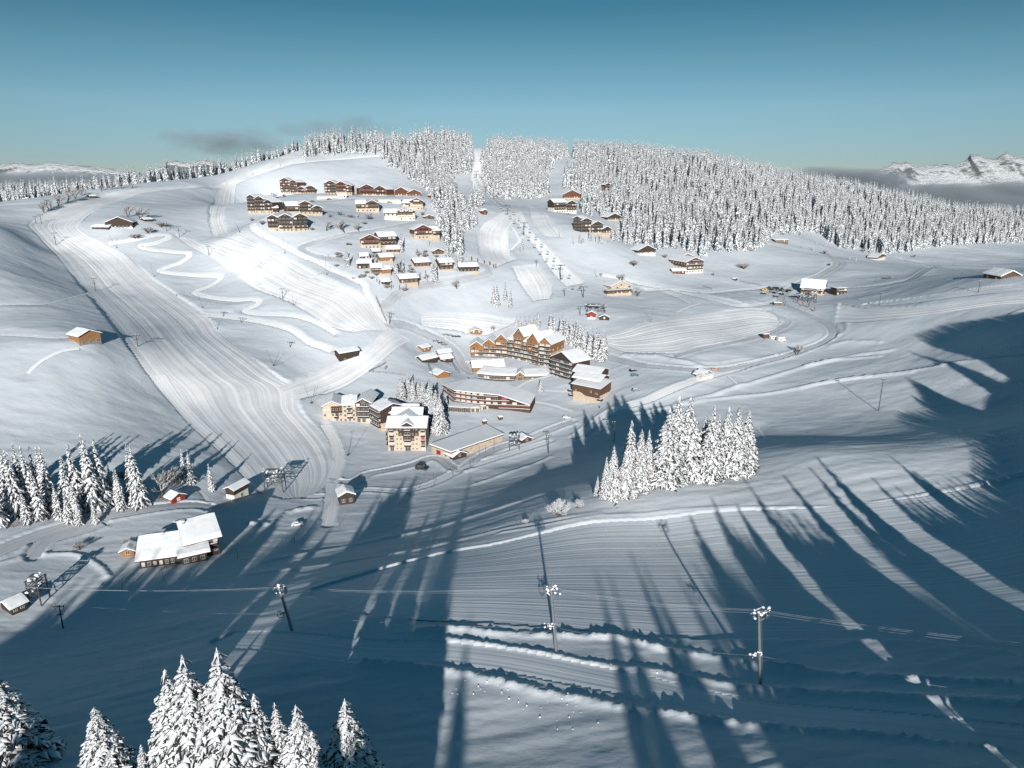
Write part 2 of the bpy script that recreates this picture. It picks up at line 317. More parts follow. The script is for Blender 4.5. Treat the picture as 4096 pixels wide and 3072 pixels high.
# snow piled by ploughs and groomers
bank('I', [(-600,960), (-300,950), (0,985), (400,1000), (800,1012), (1000,1050), (1250,1110), (1600,1170), (2212,1270)], 1.0, 1.1, 1.2)
bank('I', [(-500,1020), (0,1085), (400,1155), (850,1235), (1100,1255), (1500,1335), (2212,1440)], .9, .8, 1.1)
bank('I', [(-1000,1200), (-400,1260), (0,1345), (400,1435), (740,1500), (1200,1570), (1700,1640)], 1.1, 1.2, 1.2)
bank('M', [(0,1090), (700,1150), (1551,1190)], 1.2, 1.0, 1); bank('M', [(0,1220), (700,1255), (1551,1300)], 1.3, 1.1, 1); bank('M', [(0,1420), (700,1470), (1551,1530)], 1.5, 1.2, 1)
bank('T', [(2000,2138), (2148,2112), (2450,2065), (2778,2040), (3100,2032), (3400,2022), (3700,1975), (4150,1870)], .6, .55, .5)
bank('J', [(300,492), (780,395), (1400,290), (2212,190), (2800,110), (3300,30)], 1.0, 1.3, .15); bank('J', [(900,352), (1200,275), (1500,185), (2212,0), (2700,-60)], 1.2, 1.5, .15)
bank('J', [(400,500), (760,455)], .8, 1.0, .2)
bank('P', [(0,385), (400,310), (780,270), (1100,230)], 1.1, 1.4, .15); bank('P', [(40,165), (500,60), (920,-10)], 1.1, 1.4, .15); bank('P', [(1400,165), (1600,130), (2000,95), (2300,70)], 1.1, 1.4, .15)
bank('G', [(2000,1225), (2100,1190)], 1.1, 1.3, .2)
bank('E', [(-30,830), (200,775), (420,768), (510,795), (600,850), (640,900)], .9, 1.0, .5)
bank('E', [(1480,580), (1600,590), (1700,520), (1850,490)], 1.3, 1.4, 1)
bank('D', [(1540,1065), (1700,1012), (2212,830)], 1.0, .9, .3); bank('D', [(1250,-10), (1340,40)], 1, .8, .5)
bank('L', [(80,560), (400,500), (800,420), (1200,330), (1700,170)], 1.2, .7, .3)
bank('L', [(0,640), (600,560), (1100,470), (1700,330), (2212,250)], 1.2, .6, .3)
bank('K', [(960,340), (1150,385), (1380,445)], 2.2, 1.3, 1); bank('K', [(400,850), (700,870), (1000,930)], 2.2, 1.3, 1)
bank('O', [(100,240), (350,250), (600,300), (830,330)], 2.5, 1.4, .8)
for _p in ([(1200,345), (1500,430)], [(1310,340), (1540,410)], [(1420,330), (1600,370)]): bank('K', _p, 1.0, .7, .6)
for _p in ([(250,990), (410,930)], [(980,900), (1180,920)], [(1180,905), (1460,870), (1660,850)]): bank('K', _p, 1.0, .6, .6)
bank('B', [(1120,1240), (1400,1290), (1800,1390), (2060,1470)], 1.2, .6, .3)
bank('G', [(780,1180), (850,1330), (770,1400), (600,1480), (450,1530)], 1.2, .9, .8)
bank('G', [(730,1460), (860,1430), (1090,1420)], 1.5, 1.0, 1)

def in_poly(X, Y, P):
    inside = np.zeros(X.shape, bool); m = len(P); j = m - 1
    for i in range(m):
        xi, yi = P[i]; xj, yj = P[j]
        if yi != yj:
            c = ((yi > Y) != (yj > Y)) & (X < (xj - xi) * (Y - yi) / (yj - yi) + xi); inside ^= c
        j = i
    return inside
def seg_dist(X, Y, P, reach):
    """distance of the points to a polyline, inf beyond reach; P is an (m,2) array"""
    best = np.full(X.shape, np.inf)
    CH = 12
    for a in range(0, len(P) - 1, CH):
        q = P[a:a + CH + 1]
        bx = (X > q[:, 0].min() - reach) & (X < q[:, 0].max() + reach) & (Y > q[:, 1].min() - reach) & (Y < q[:, 1].max() + reach)
        k = np.where(bx)[0]
        if not len(k): continue
        x = X[k]; y = Y[k]; b = best[k]
        for i in range(len(q) - 1):
            ax, ay = q[i]; dx, dy = q[i + 1] - q[i]; L = dx * dx + dy * dy + 1e-9
            t = np.clip(((x - ax) * dx + (y - ay) * dy) / L, 0, 1)
            b = np.minimum(b, np.hypot(x - ax - t * dx, y - ay - t * dy))
        best[k] = b
    return best
def drift(X, Y):
    """wind-blown unevenness of untouched snow"""
    near = np.clip((330 - Y) / 120, 0, 1)
    a = 2.4 * vnoise(X / 62, Y / 46, 3) + .60 * fbm(X / 26, Y / 15, 5, 2) + .17 * fbm(X / 7.0, Y / 3.2, 9, 3)
    return a * (1 - .55 * near) + near * .25 * fbm((X + .25 * Y) / 22, (Y - .25 * X) / 3.5, 13, 3)
def broad(X, Y):
    return 1.6 * vnoise(X / 90, Y / 70, 31) * np.clip((Y - 150) / 250, 0, 1)
def Hs(X, Y): return H0(X, Y) + broad(X, Y)        # under pistes and roads
PADS = []   # (x, y, radius) levelled spots where buildings stand
def H(X, Y):
    X = np.atleast_1d(np.asarray(X, float)).ravel(); Y = np.atleast_1d(np.asarray(Y, float)).ravel()
    z = Hs(X, Y); flat = np.zeros(X.shape); d = drift(X, Y) + .25
    sunk = np.zeros(X.shape)
    for P in FLAT:
        x0, y0 = P.min(0); x1, y1 = P.max(0); k = np.where((X > x0) & (X < x1) & (Y > y0) & (Y < y1))[0]
        if len(k):
            ins = in_poly(X[k], Y[k], P); sunk[k[ins]] = 1
    for (nm, lb, P, wd, mt) in ROADS:
        dd = seg_dist(X, Y, P, wd / 2 + 8); sunk = np.where(dd < wd / 2 - .2, 1, sunk)
        f = np.clip(1 - (dd - wd / 2) / 7, 0, 1); flat = np.maximum(flat, f)
    z = z + np.where(sunk > 0, -.45, d * (1 - flat) + .12)
    for (P, hw, h, lump) in BANKS:
        dd = seg_dist(X, Y, P, hw * 3); k = np.where(dd < hw * 3)[0]
        if len(k):
            x = X[k]; y = Y[k]; e = np.exp(-(dd[k] / hw) ** 2)
            amp = h * (.62 + lump * (.55 * fbm(x / .8, y / .8, 21, 2) + .3 * vnoise(x / 7, y / 7, 23)))
            z[k] += np.where(sunk[k] > 0, 0, e * np.maximum(amp, 0))
    return z
def gz(x, y): return float(H([x], [y])[0])

# ------------------------------------------------------------------ mesh helpers
def mesh_obj(name, verts, faces, mats, parent=None, mi=None, smooth=False, uv=None, loc=None):
    me = bpy.data.meshes.new(name)
    if isinstance(verts, np.ndarray):
        nv = len(verts); faces = np.asarray(faces); nf, k = faces.shape
        me.vertices.add(nv); me.vertices.foreach_set('co', verts.astype(np.float32).ravel())
        me.loops.add(nf * k); me.loops.foreach_set('vertex_index', faces.astype(np.int32).ravel())
        me.polygons.add(nf); me.polygons.foreach_set('loop_start', np.arange(0, nf * k, k, dtype=np.int32))
        me.update(calc_edges=True)
        if uv is not None:
            l = me.uv_layers.new(name='UVMap'); l.data.foreach_set('uv', uv[faces.ravel()].astype(np.float32).ravel())
    else:
        me.from_pydata(verts, [], faces)
    for m in (mats if isinstance(mats, (list, tuple)) else [mats]): me.materials.append(m)
    if mi is not None: me.polygons.foreach_set('material_index', np.asarray(mi, np.int32))
    if smooth: me.polygons.foreach_set('use_smooth', [True] * len(me.polygons))
    o = bpy.data.objects.new(name, me); COL.objects.link(o)
    if parent is not None: o.parent = parent
    if loc is not None: o.location = loc
    return o
def struct(o, kind='structure'): o['kind'] = kind; return o
def tag(o, label=None, cat=None, group=None):
    if label: o['label'] = label
    if cat: o['category'] = cat
    if group: o['group'] = group
    return o
def grid_faces(nr, nc):
    i = np.arange(nr - 1)[:, None] * nc + np.arange(nc - 1)[None]
    return np.stack([i, i + 1, i + nc + 1, i + nc], -1).reshape(-1, 4)

# ------------------------------------------------------------------ the ground
ys = [-420.0]
while ys[-1] < 60: ys.append(ys[-1] + (14 if ys[-1] < 20 else 3))
ys[-1] = 60.0
while ys[-1] < 2150: ys.append(ys[-1] + max(.62, ys[-1] * .0034))
ys = np.array(ys); ss = np.linspace(-1, 1, 1000)
Wd = np.sqrt((np.maximum(ys, 0) * 1.02) ** 2 + 150 ** 2) + 120
XX = ss[None] * Wd[:, None]; YY = np.repeat(ys[:, None], len(ss), 1)
ZZ = H(XX, YY).reshape(XX.shape)
V = np.stack([XX, YY, ZZ], -1).reshape(-1, 3)
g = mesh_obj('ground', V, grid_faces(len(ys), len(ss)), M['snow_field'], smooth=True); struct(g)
del V, XX, YY, ZZ
# far lowland below the cloud, out to the horizon
M['far_land'] = simple('far_land', (.30, .33, .36), .9, .5, .002)
vv = []; rr = [1500, 3000, 6000, 12000, 30000]; ff = []
for r_ in rr:
    for k in range(64):
        a = 2 * math.pi * k / 64; vv.append((r_ * math.cos(a), 300 + r_ * math.sin(a), -520 - r_ * .004))
for i in range(len(rr) - 1):
    for k in range(64): ff.append((i * 64 + k, i * 64 + (k + 1) % 64, (i + 1) * 64 + (k + 1) % 64, (i + 1) * 64 + k))
ff.append(tuple(range(64)))
struct(mesh_obj('terrain', vv, ff, M['far_land']))

for (name, label, LL, RR, mt, zo) in PISTES:
    wmax = max(np.linalg.norm(LL - RR, axis=1)); nc = int(max(6, wmax / 1.6)); t = np.linspace(0, 1, nc)
    P = LL[:, None] * (1 - t)[None, :, None] + RR[:, None] * t[None, :, None]
    X = P[..., 0]; Y = P[..., 1]; Z = Hs(X, Y) + zo
    d = np.concatenate([[0], np.cumsum(np.linalg.norm(np.diff((LL + RR) / 2, axis=0), axis=1))])
    wrow = np.linalg.norm(LL - RR, axis=1)
    U = np.repeat((t * np.median(wrow))[None], len(LL), 0)
    Z = Z + (.10 if mt == 'piste_near' else .28) * vnoise(U / 4.2, np.repeat(d[:, None], nc, 1) / 90, 41) + .12 * vnoise(X / 9, Y / 9, 43)
    uv = np.stack([U, np.repeat(d[:, None], nc, 1)], -1).reshape(-1, 2)
    Vv = np.stack([X, Y, Z], -1)
    o = mesh_obj(name, Vv.reshape(-1, 3), grid_faces(len(LL), nc), M[mt], smooth=True, uv=uv); struct(o)
for k, (name, label, P, wd, mt) in enumerate(ROADS):
    d = np.gradient(P, axis=0); d /= np.linalg.norm(d, axis=1)[:, None] + 1e-9; nrm = np.stack([-d[:, 1], d[:, 0]], 1)
    t = np.linspace(-.5, .5, max(5, int(wd / .8))); XYp = P[:, None] + nrm[:, None] * (t * (wd + .8))[None, :, None]
    X = XYp[..., 0]; Y = XYp[..., 1]; Z = Hs(X, Y) + (.06 if wd > 1.5 else .24) + .004 * (k % 5) + .10 * vnoise(np.repeat((t * wd)[None], len(P), 0) / 1.1, Y / 30, 47)
    L = np.concatenate([[0], np.cumsum(np.linalg.norm(np.diff(P, axis=0), axis=1))])
    uv = np.stack([np.repeat((t * wd)[None], len(P), 0), np.repeat(L[:, None], len(t), 1)], -1).reshape(-1, 2)
    o = mesh_obj(name, np.stack([X, Y, Z], -1).reshape(-1, 3), grid_faces(len(P), len(t)), M[mt], smooth=True, uv=uv); struct(o)
# ------------------------------------------------------------------ trees
SUNV = np.array([0.0, -math.cos(R(SUN_EL)), math.sin(R(SUN_EL))])     # towards the sun
class TB:
    def __init__(s, hs=.3): s.v = []; s.f = []; s.m = []; s.n = 0; s.hs = hs
    def add(s, V, F, m):
        s.v.append(np.asarray(V, float)); s.f.append(np.asarray(F, int) + s.n); s.m += ([m] * len(F) if isinstance(m, int) else list(m)); s.n += len(V)
    def frond(s, b, ang, L, w, d0, d1, ns, rg, hang=1.0, snowp=.9, th=.35):
        """snow-laden branch: a pillow on top, needles hanging at both sides"""
        t = np.linspace(0, 1, ns + 1); ca, sa = math.cos(ang), math.sin(ang)
        ww = w * (np.sin(np.pi * np.clip(t * .86 + .12, 0, 1)) ** .7) * rg.uniform(.7, 1.25, ns + 1); ww[-1] *= .5
        zz = -L * (d0 * t + d1 * t * t) + rg.normal(0, .02 * L, ns + 1)
        r = L * t * rg.uniform(.95, 1.05)
        c = np.stack([b[0] + ca * r, b[1] + sa * r, b[2] + zz], 1); side = np.array([-sa, ca, 0])
        hgt = th * ww * rg.uniform(.5, 1.3, ns + 1)
        Lf = c - side * ww[:, None] - [0, 0, 1] * (ww * .25)[:, None]; Rt = c + side * ww[:, None] - [0, 0, 1] * (ww * .25)[:, None]
        C = c + np.array([0, 0, 1]) * hgt[:, None]
        dn = hang * (.35 + rg.uniform(0, .5, (2, ns + 1))) * w * 1.1
        Ll = Lf * .8 + c * .2 - np.array([0, 0, 1]) * dn[0][:, None]; Rl = Rt * .8 + c * .2 - np.array([0, 0, 1]) * dn[1][:, None]
        V = np.concatenate([Lf, C, Rt, Ll, Rl]); k = ns + 1; F = []; m = []
        for i in range(ns):
            F.append((i, i + 1, k + i + 1, k + i)); F.append((k + i, k + i + 1, 2 * k + i + 1, 2 * k + i))
            a = 1 if rg.random() < snowp else 0; m += [a, 1 if rg.random() < snowp else 0]
            F.append((3 * k + i, 3 * k + i + 1, i + 1, i)); F.append((2 * k + i, 2 * k + i + 1, 4 * k + i + 1, 4 * k + i)); m += [1 if rg.random() < s.hs else 0, 1 if rg.random() < s.hs else 0]
        F.append((k - 1, 2 * k - 1, 3 * k - 1, 4 * k - 1)); m.append(1)
        s.add(V, F, m)
    def cone(s, z0, z1, r, m, n=7, r1=0.0):
        a = np.arange(n) * 2 * math.pi / n
        V = [(r * math.cos(x), r * math.sin(x), z0) for x in a] + [(r1 * math.cos(x) + 1e-4, r1 * math.sin(x), z1) for x in a]
        s.add(V, [(i, (i + 1) % n, n + (i + 1) % n, n + i) for i in range(n)], m)
    def mesh(s, name, mats, smooth=False):
        V = np.concatenate(s.v); F = np.concatenate([np.asarray(f) for f in s.f])
        me = bpy.data.meshes.new(name); nf = len(F)
        me.vertices.add(len(V)); me.vertices.foreach_set('co', V.astype(np.float32).ravel())
        me.loops.add(nf * 4); me.loops.foreach_set('vertex_index', F.astype(np.int32).ravel())
        me.polygons.add(nf); me.polygons.foreach_set('loop_start', np.arange(0, nf * 4, 4, dtype=np.int32)); me.update(calc_edges=True)
        for m in mats: me.materials.append(m)
        me.polygons.foreach_set('material_index', np.array(s.m, np.int32))
        if smooth: me.polygons.foreach_set('use_smooth', [True] * nf)
        return me
def spruce_mesh(seed, Hh, Rr, levels, nb, ns, side, snowp=.9, z0=.06, wf=1.0, nd='needles'):
    rg = np.random.default_rng(seed); T = TB(.34 if not side else .15)
    T.cone(Hh * z0, Hh * .96, Rr * .34, 0, 7)
    for i in range(levels):
        t = (i + .3 * rg.random()) / levels; h = Hh * (z0 + (1 - z0) * (t ** .92)); r = Rr * (1 - t) ** .82 * (1 if t > .1 else .75 + 2.5 * t)
        k = max(4, int(nb * (1 - .45 * t))); a0 = rg.uniform(0, 6.28)
        for j in range(k):
            L = max(.25, r * rg.uniform(.68, 1.18)); a = a0 + j * 6.283 / k + rg.normal(0, .18); w = min(.55 * L, (2.2 * r / k + .22)) * wf
            b = (0, 0, h + rg.normal(0, .012 * Hh)); d0 = (.34 if side > 1 else .22) + .3 * (1 - t) * rg.random(); d1 = (.45 if side > 1 else .30) + .35 * rg.random()
            T.frond(b, a, L, w * (.55 if side else 1), d0, d1, ns, rg, snowp=snowp)
            if side:
                for q in range(side):
                    u = .25 + .62 * (q + rg.random() * .6) / side
                    pb = (b[0] + math.cos(a) * L * u, b[1] + math.sin(a) * L * u, b[2] - L * (d0 * u + d1 * u * u))
                    for sg in (-1, 1):
                        T.frond(pb, a + sg * rg.uniform(.5, .95), L * (.55 - .35 * u) * rg.uniform(.8, 1.2), w * .42, .25, .5, 2, rg, snowp=snowp * .93, th=.5)
    for j in range(4): T.frond((0, 0, Hh * .985), rg.uniform(0, 6.28), Hh * .03, Hh * .012, 1.2, .6, 1, rg, th=1.2)
    T.cone(Hh * .95, Hh * 1.01, Hh * .006, 1, 4)
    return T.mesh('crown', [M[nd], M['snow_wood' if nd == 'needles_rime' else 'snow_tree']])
def trunk_mesh(Hh, r):
    T = TB(); T.cone(-2.0, Hh * .9, r, 0, 8, r * .15); return T.mesh('trunk', [M['bark']])
SPR = {0: [], 1: [], 2: []}
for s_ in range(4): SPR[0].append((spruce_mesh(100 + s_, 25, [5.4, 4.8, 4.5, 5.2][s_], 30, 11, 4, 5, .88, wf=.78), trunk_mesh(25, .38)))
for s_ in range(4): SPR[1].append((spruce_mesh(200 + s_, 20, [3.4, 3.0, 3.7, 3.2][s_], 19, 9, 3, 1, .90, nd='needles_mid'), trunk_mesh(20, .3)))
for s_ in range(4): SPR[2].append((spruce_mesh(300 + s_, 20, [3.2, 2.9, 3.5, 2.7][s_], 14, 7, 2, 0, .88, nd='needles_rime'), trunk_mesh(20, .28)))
TREES = []
def spruce(x, y, h, lod=1, var=None, label=None, group=None, fat=1.0, rot=None, cat='spruce'):
    var = random.randrange(4) if var is None else var
    base = 25.0 if lod == 0 else 20.0; k = h / base
    r = bpy.data.objects.new('spruce_tree', None); COL.objects.link(r); r.empty_display_size = .5
    r.location = (x, y, gz(x, y) - .1); r.rotation_euler = (random.uniform(-.02, .02), random.uniform(-.02, .02), random.uniform(0, 6.28) if rot is None else rot)
    r.scale = (k * fat, k * fat, k)
    for nm, me in zip(('crown', 'trunk'), SPR[lod][var]):
        o = bpy.data.objects.new(nm, me); COL.objects.link(o); o.parent = r
    tag(r, label, cat, group); TREES.append((x, y)); return r
ORD = ['first', 'second', 'third', 'fourth', 'fifth', 'sixth', 'seventh', 'eighth', 'ninth', 'tenth', 'eleventh', 'twelfth', 'thirteenth', 'fourteenth', 'fifteenth', 'sixteenth', 'seventeenth', 'eighteenth', 'nineteenth', 'twentieth'] + ['%dth' % k for k in range(21, 80)]
def clump(c, pts, lod, group, phrase, fat=1.0):
    """pts: (x base, y base, height px) in crop c; labelled by order from the left"""
    pts = sorted(pts, key=lambda p: p[0]); sc_ = CROPS[c][2]
    for k, p in enumerate(pts):
        u, v = Q(c, p[0], p[1]); x, y = hit(u, v); z = gz(x, y); D = proj(x, y, z)[2]
        h = vert_h(x, y, z, v - p[2] / sc_)
        spruce(x, y, h, lod, None, '%s spruce from the left %s' % (ORD[k], phrase), group, fat * (p[3] if len(p) > 3 else 1))
# foreground, lower left
fg = [(60,790,560,1.25),(-70,800,600,1.2),(610,880,430,1.15),(815,900,240,.8),(1120,1000,840,.95),(1035,1010,770,.9),(1310,980,850,1.0),(1400,1000,460,1.2),(1475,930,560,.8),(1570,900,480,.7),(1690,1010,580,1.0),(1770,1020,440,1.0),(1945,960,560,1.05),(1215,960,600,.9)]
clump('H', fg, 0, 'large spruces in the left foreground', 'along the bottom edge in the foreground', 1.55)
FGX = [t[0] for t in TREES]
# clump on the brow of the near hill
cc = [(195,1180,180,.8),(265,1210,380,.8),(335,1205,480,.85),(400,1190,300,.8),(455,1180,540,.9),(480,1130,620,.8),(570,1130,540,.9),(640,1090,500,.8),(800,1080,680,1.25),(870,1030,740,1.1),(985,1030,740,1.0),(950,1020,380,1.1),(1110,1010,560,.8),(1180,1050,670,.95),(1310,1010,620,.95),(1240,1000,540,.8),(1410,1010,630,.9),(1440,1015,460,1.15),(1500,970,550,1.1),(1250,1030,300,1)]
clump('J', cc, 0, 'clump of tall spruces on the near hill', 'in the clump on the brow of the near hill', 1.2)
# left wood
lw = [(-10,600,350),(70,520,390),(110,540,400),(145,480,380),(190,500,380),(160,590,210),(235,470,350),(240,560,300),(285,480,360),(300,500,380),(350,560,220),(410,520,340),(410,580,190),(465,500,400),(455,570,240),(470,590,160),(545,480,430),(560,500,420),(600,440,360),(620,480,390),(665,430,200),(565,580,150),(720,500,240),(700,480,220),(790,440,330),(820,480,360),(840,480,240),(1095,340,200),(1130,350,210),(1250,395,170),(20,480,330),(-60,540,380)]
clump('E', lw, 1, 'spruces of the left wood', 'in the wood at the left edge', 1.0)
# by the pale flats
ap = [(900,330,230,1.3),(960,280,190,1.2),(1000,330,200),(1090,370,230,1.2),(1150,480,320,1.5),(1200,560,320,1.5),(1240,620,330,1.4),(1050,300,160),(1180,300,130,1),(1290,420,150,1)]
clump('D', ap, 0, 'spruces between the pale flats and the curved block', 'in the row between the pale flats and the curved block', 1.0)
bh = [(870,250,110),(900,255,120),(950,240,110),(990,240,120),(1040,240,120),(1075,250,150),(1190,310,200),(1230,330,210),(1290,350,220),(1340,400,250),(1390,420,240),(1440,440,250),(1470,480,280),(1510,510,290),(1560,540,280),(1620,560,300),(1680,580,290),(1700,560,260),(1650,540,270),(1580,500,240),(1330,360,200),(1420,390,210)]
clump('C', bh, 1, 'spruces behind the tall wooden complex', 'in the row behind the tall wooden complex', 1.15)
clump('C', [(1097,865,125,1.2)], 0, 'lone trees', 'standing alone on the square before the low arcade'.replace('standing', 'that stands'), 1.0)
clump('B', [(175,1455,190),(150,1440,170),(245,1410,160),(285,1470,165)], 1, 'four spruces on the flat field', 'in the small group on the flat snow field')
clump('B', [(378,1035,140,1.2),(445,1070,40,1)], 1, 'spruces beside the chairlift', 'standing alone beside the chairlift')
vl = [(1420,820,170),(990,950,150,1.2),(975,900,110),(1065,960,110),(1090,950,100),(1185,920,90),(1210,930,90),(1160,900,80),(1380,1010,160,1.1),(1400,960,110),(1430,990,90),(1690,1060,180,1.1),(1670,1000,120),(1560,1050,90),(1220,1070,50),(1610,1010,60),(1620,1060,60),(1590,850,50),(1060,540,50),(1165,520,50),(1610,490,50),(1090,1030,50),(1130,1020,50),(1860,970,120),(1850,930,110),(1900,900,130),(1790,860,120),(1820,850,140),(1640,770,60),(1240,1090,60),(1330,1130,70),(1450,1110,70),(1400,1130,60),(1540,830,60),(1350,1120,50),(840,880,30),(905,895,35),(830,860,30)]
clump('A', vl, 1, 'spruces among the village chalets', 'among the village chalets')
fr = [(845,960,100),(870,955,60),(925,940,130),(980,960,100),(1010,960,120),(1075,970,60),(940,730,120),(1035,740,140),(1015,740,110),(1150,930,170),(1110,940,150),(1210,960,170),(655,610,50),(870,700,110),(1250,965,190)]
clump('B', fr, 1, 'spruces around the chalets at the forest edge', 'around the dark chalets at the forest edge')
clump('G', [(543,775,35),(618,790,50),(870,855,35),(915,870,35),(1060,820,60),(640,760,40),(700,770,50)], 1, 'young spruces on the right slope', 'on the open slope below the right forest')
clump('B', [(1195,1265,90,.9)], 1, 'lone trees', 'behind the cream chalet beside the lift')

# forest
def visible_table():
    sb = np.linspace(-1.2, 1.2, 481); yy = np.arange(40, 2100, 8.0)
    Xg = sb[:, None] * yy[None]; El = hgrid(Xg, np.repeat(yy[None], len(sb), 0)) / yy[None]
    return sb, yy, np.maximum.accumulate(El, 1)
SB, YYs, CM = visible_table()
def cummax_at(x, y):
    i = np.clip(((x / y) + 1.2) / 2.4 * 480, 0, 480).astype(int); j = np.clip((y - 40) / 8.0 - 1, 0, len(YYs) - 1).astype(int); return CM[i, j]
sp_ = 6.6
gxs, gys = np.meshgrid(np.arange(-1300, 1500, sp_), np.arange(420, 2000, sp_)); gxs = gxs.ravel() + rng.uniform(-.48, .48, gxs.size) * sp_; gys = gys.ravel() + rng.uniform(-.48, .48, gys.size) * sp_
gzs = hgrid(gxs, gys); uu, vv_, DD = proj(gxs, gys, gzs)
ok = (uu > -150) & (uu < 4250) & ((gzs + 24) / gys > cummax_at(gxs, gys) - .004)
gxs, gys, gzs, uu, vv_, DD = [a[ok] for a in (gxs, gys, gzs, uu, vv_, DD)]
def pxpoly(lst): return np.array([Q(*p) for p in lst])
FP = [pxpoly([('A', *p) for p in [(640,62),(640,-60),(1990,-60),(1990,120),(1970,190),(1800,200),(1800,250),(1860,330),(1860,440),(1950,440),(2070,440),(2085,560),(2000,640),(1930,720),(1900,800),(1930,900),(1850,960),(1770,830),(1690,700),(1710,600),(1800,545),(1720,520),(1650,480),(1640,380),(1600,310),(1480,240),(1400,180),(1300,120),(1240,45),(1040,30),(950,28),(900,52)]]),
      pxpoly([('B', *p) for p in [(60,420),(50,260),(150,200),(150,-60),(740,-60),(745,260),(640,300),(630,380),(590,400),(590,570),(480,600),(250,600),(120,590),(90,500)]]),
      pxpoly([('B', *p) for p in [(745,-60),(800,300),(800,380),(715,420),(720,520),(860,540),(870,700),(930,720),(1060,730),(1190,760),(1185,920),(1300,980),(1500,1010),(1600,1010),(1700,1060),(1860,1075),(1920,1030),(2200,1035)]] +
             [('G', *p) for p in [(200,805),(300,740),(360,690),(520,690),(560,660),(660,690),(720,740),(800,780),(900,790),(1000,812),(1100,830),(1200,812),(1300,798),(1500,768),(2250,722),(2250,100),(400,100)]])]
inf_ = np.zeros(len(gxs), bool)
for P_ in FP: inf_ |= in_poly(uu, vv_, P_)
# wood behind the left ridge
base_hidden = gzs / gys < cummax_at(gxs, gys) - .001
RY = YYs[np.argmax(CM >= CM[:, (YYs < 1150)].max(1)[:, None] - 1e-6, axis=1)]
left = (uu < 1230) & base_hidden & (gys > RY[np.clip(((gxs / gys) + 1.2) / 2.4 * 480, 0, 480).astype(int)] + 6) & (gys < 1650)
dens = vnoise(gxs / 60, gys / 60, 77) + .5 * vnoise(gxs / 22, gys / 22, 78)
inf_ = (inf_ & (dens > -.62)) | (left & (dens > -.42) & (gxs / gys < -.28))
inf_ &= rng.random(len(gxs)) < .93
KEEPOUT = []
BUILD_PX = [('B', 780, 850, 40), ('A', 1600, 640, 50)]
frx, fry, frz, fD = gxs[inf_], gys[inf_], gzs[inf_], DD[inf_]
frz = H(frx, fry)
frh = 14 + 11 * rng.random(len(frx)) ** 1.3 + 3 * vnoise(frx / 40, fry / 40, 5) * 2
order = np.argsort(fD - 4 * frh)
# ------------------------------------------------------------------ buildings
M['plaster'] = simple('plaster', (.50, .40, .30), .9, .12, .6)
M['plaster_white'] = simple('plaster_white', (.66, .62, .55), .9, .12, .6)
def boards(name, col, var=.35, scale=3.0):
    return simple(name, col, .85, var, scale, bmp=.02, stretch=(3.0, 3.0, .25))
M['wood_dark'] = boards('wood_dark', (.055, .038, .030)); M['wood_red'] = boards('wood_red', (.13, .050, .030)); M['wood_brown'] = boards('wood_brown', (.105, .06, .037))
M['wood_orange'] = boards('wood_orange', (.29, .145, .062)); M['wood_grey'] = boards('wood_grey', (.14, .11, .09)); M['masonry'] = simple('masonry', (.24, .21, .18), .95, .4, 1.5)
M['red_paint'] = simple('red_paint', (.26, .028, .022), .6, .2, 2)
mg, ntg, bgg = mat('glass'); bgg.inputs['Base Color'].default_value = (.05, .065, .075, 1); bgg.inputs['Roughness'].default_value = .12; bgg.inputs['Specular IOR Level'].default_value = .7; M['glass'] = mg
M['curtain'] = simple('curtain', (.55, .53, .48), .9, .3, 1); M['curtain_red'] = simple('curtain_red', (.40, .03, .05), .9, .2, 1); M['curtain_teal'] = simple('curtain_teal', (.25, .42, .42), .9, .2, 1)
M['frame_light'] = simple('frame_light', (.55, .50, .43), .7, .1, 2); M['metal'] = simple('metal', (.30, .31, .32), .5, .2, 3, metal=.6); M['metal_dark'] = simple('metal_dark', (.06, .065, .07), .6, .3, 3)
M['concrete'] = simple('concrete', (.36, .35, .33), .9, .15, 2)
BOXF = [(0, 1, 2, 3), (7, 6, 5, 4), (0, 4, 5, 1), (1, 5, 6, 2), (2, 6, 7, 3), (3, 7, 4, 0)]
class MB:
    def __init__(s): s.v = []; s.f = []; s.m = []
    def quad(s, pts, m=0): n = len(s.v); s.v += [tuple(p) for p in pts]; s.f.append(tuple(range(n, n + len(pts)))); s.m.append(m)
    def hexa(s, bot, top, m=0):
        n = len(s.v); s.v += [tuple(p) for p in bot] + [tuple(p) for p in top]; s.f += [tuple(n + i for i in f) for f in [(3, 2, 1, 0), (4, 5, 6, 7), (0, 1, 5, 4), (1, 2, 6, 5), (2, 3, 7, 6), (3, 0, 4, 7)]]; s.m += [m] * 6
    def box(s, x0, x1, y0, y1, z0, z1, m=0): s.hexa([(x0, y0, z0), (x1, y0, z0), (x1, y1, z0), (x0, y1, z0)], [(x0, y0, z1), (x1, y0, z1), (x1, y1, z1), (x0, y1, z1)], m)
    def tube(s, a, b, r0, r1=None, n=6, m=0):
        a = Vector(a); b = Vector(b); r1 = r0 if r1 is None else r1; d = (b - a).normalized(); u = d.orthogonal().normalized(); w_ = d.cross(u); k = len(s.v)
        for P, r in ((a, r0), (b, r1)):
            for i in range(n): t = 2 * math.pi * i / n; s.v.append(tuple(P + u * (r * math.cos(t)) + w_ * (r * math.sin(t))))
        s.f += [(k + i, k + (i + 1) % n, k + n + (i + 1) % n, k + n + i) for i in range(n)] + [tuple(k + i for i in range(n))[::-1], tuple(k + n + i for i in range(n))]; s.m += [m] * (n + 2)
    def xf(s, fn): s.v = [tuple(fn(*p)) for p in s.v]; return s
    def build(s, name, mats, parent=None, smooth=False, loc=None):
        return mesh_obj(name, s.v, s.f, mats, parent, s.m, smooth, loc=loc)
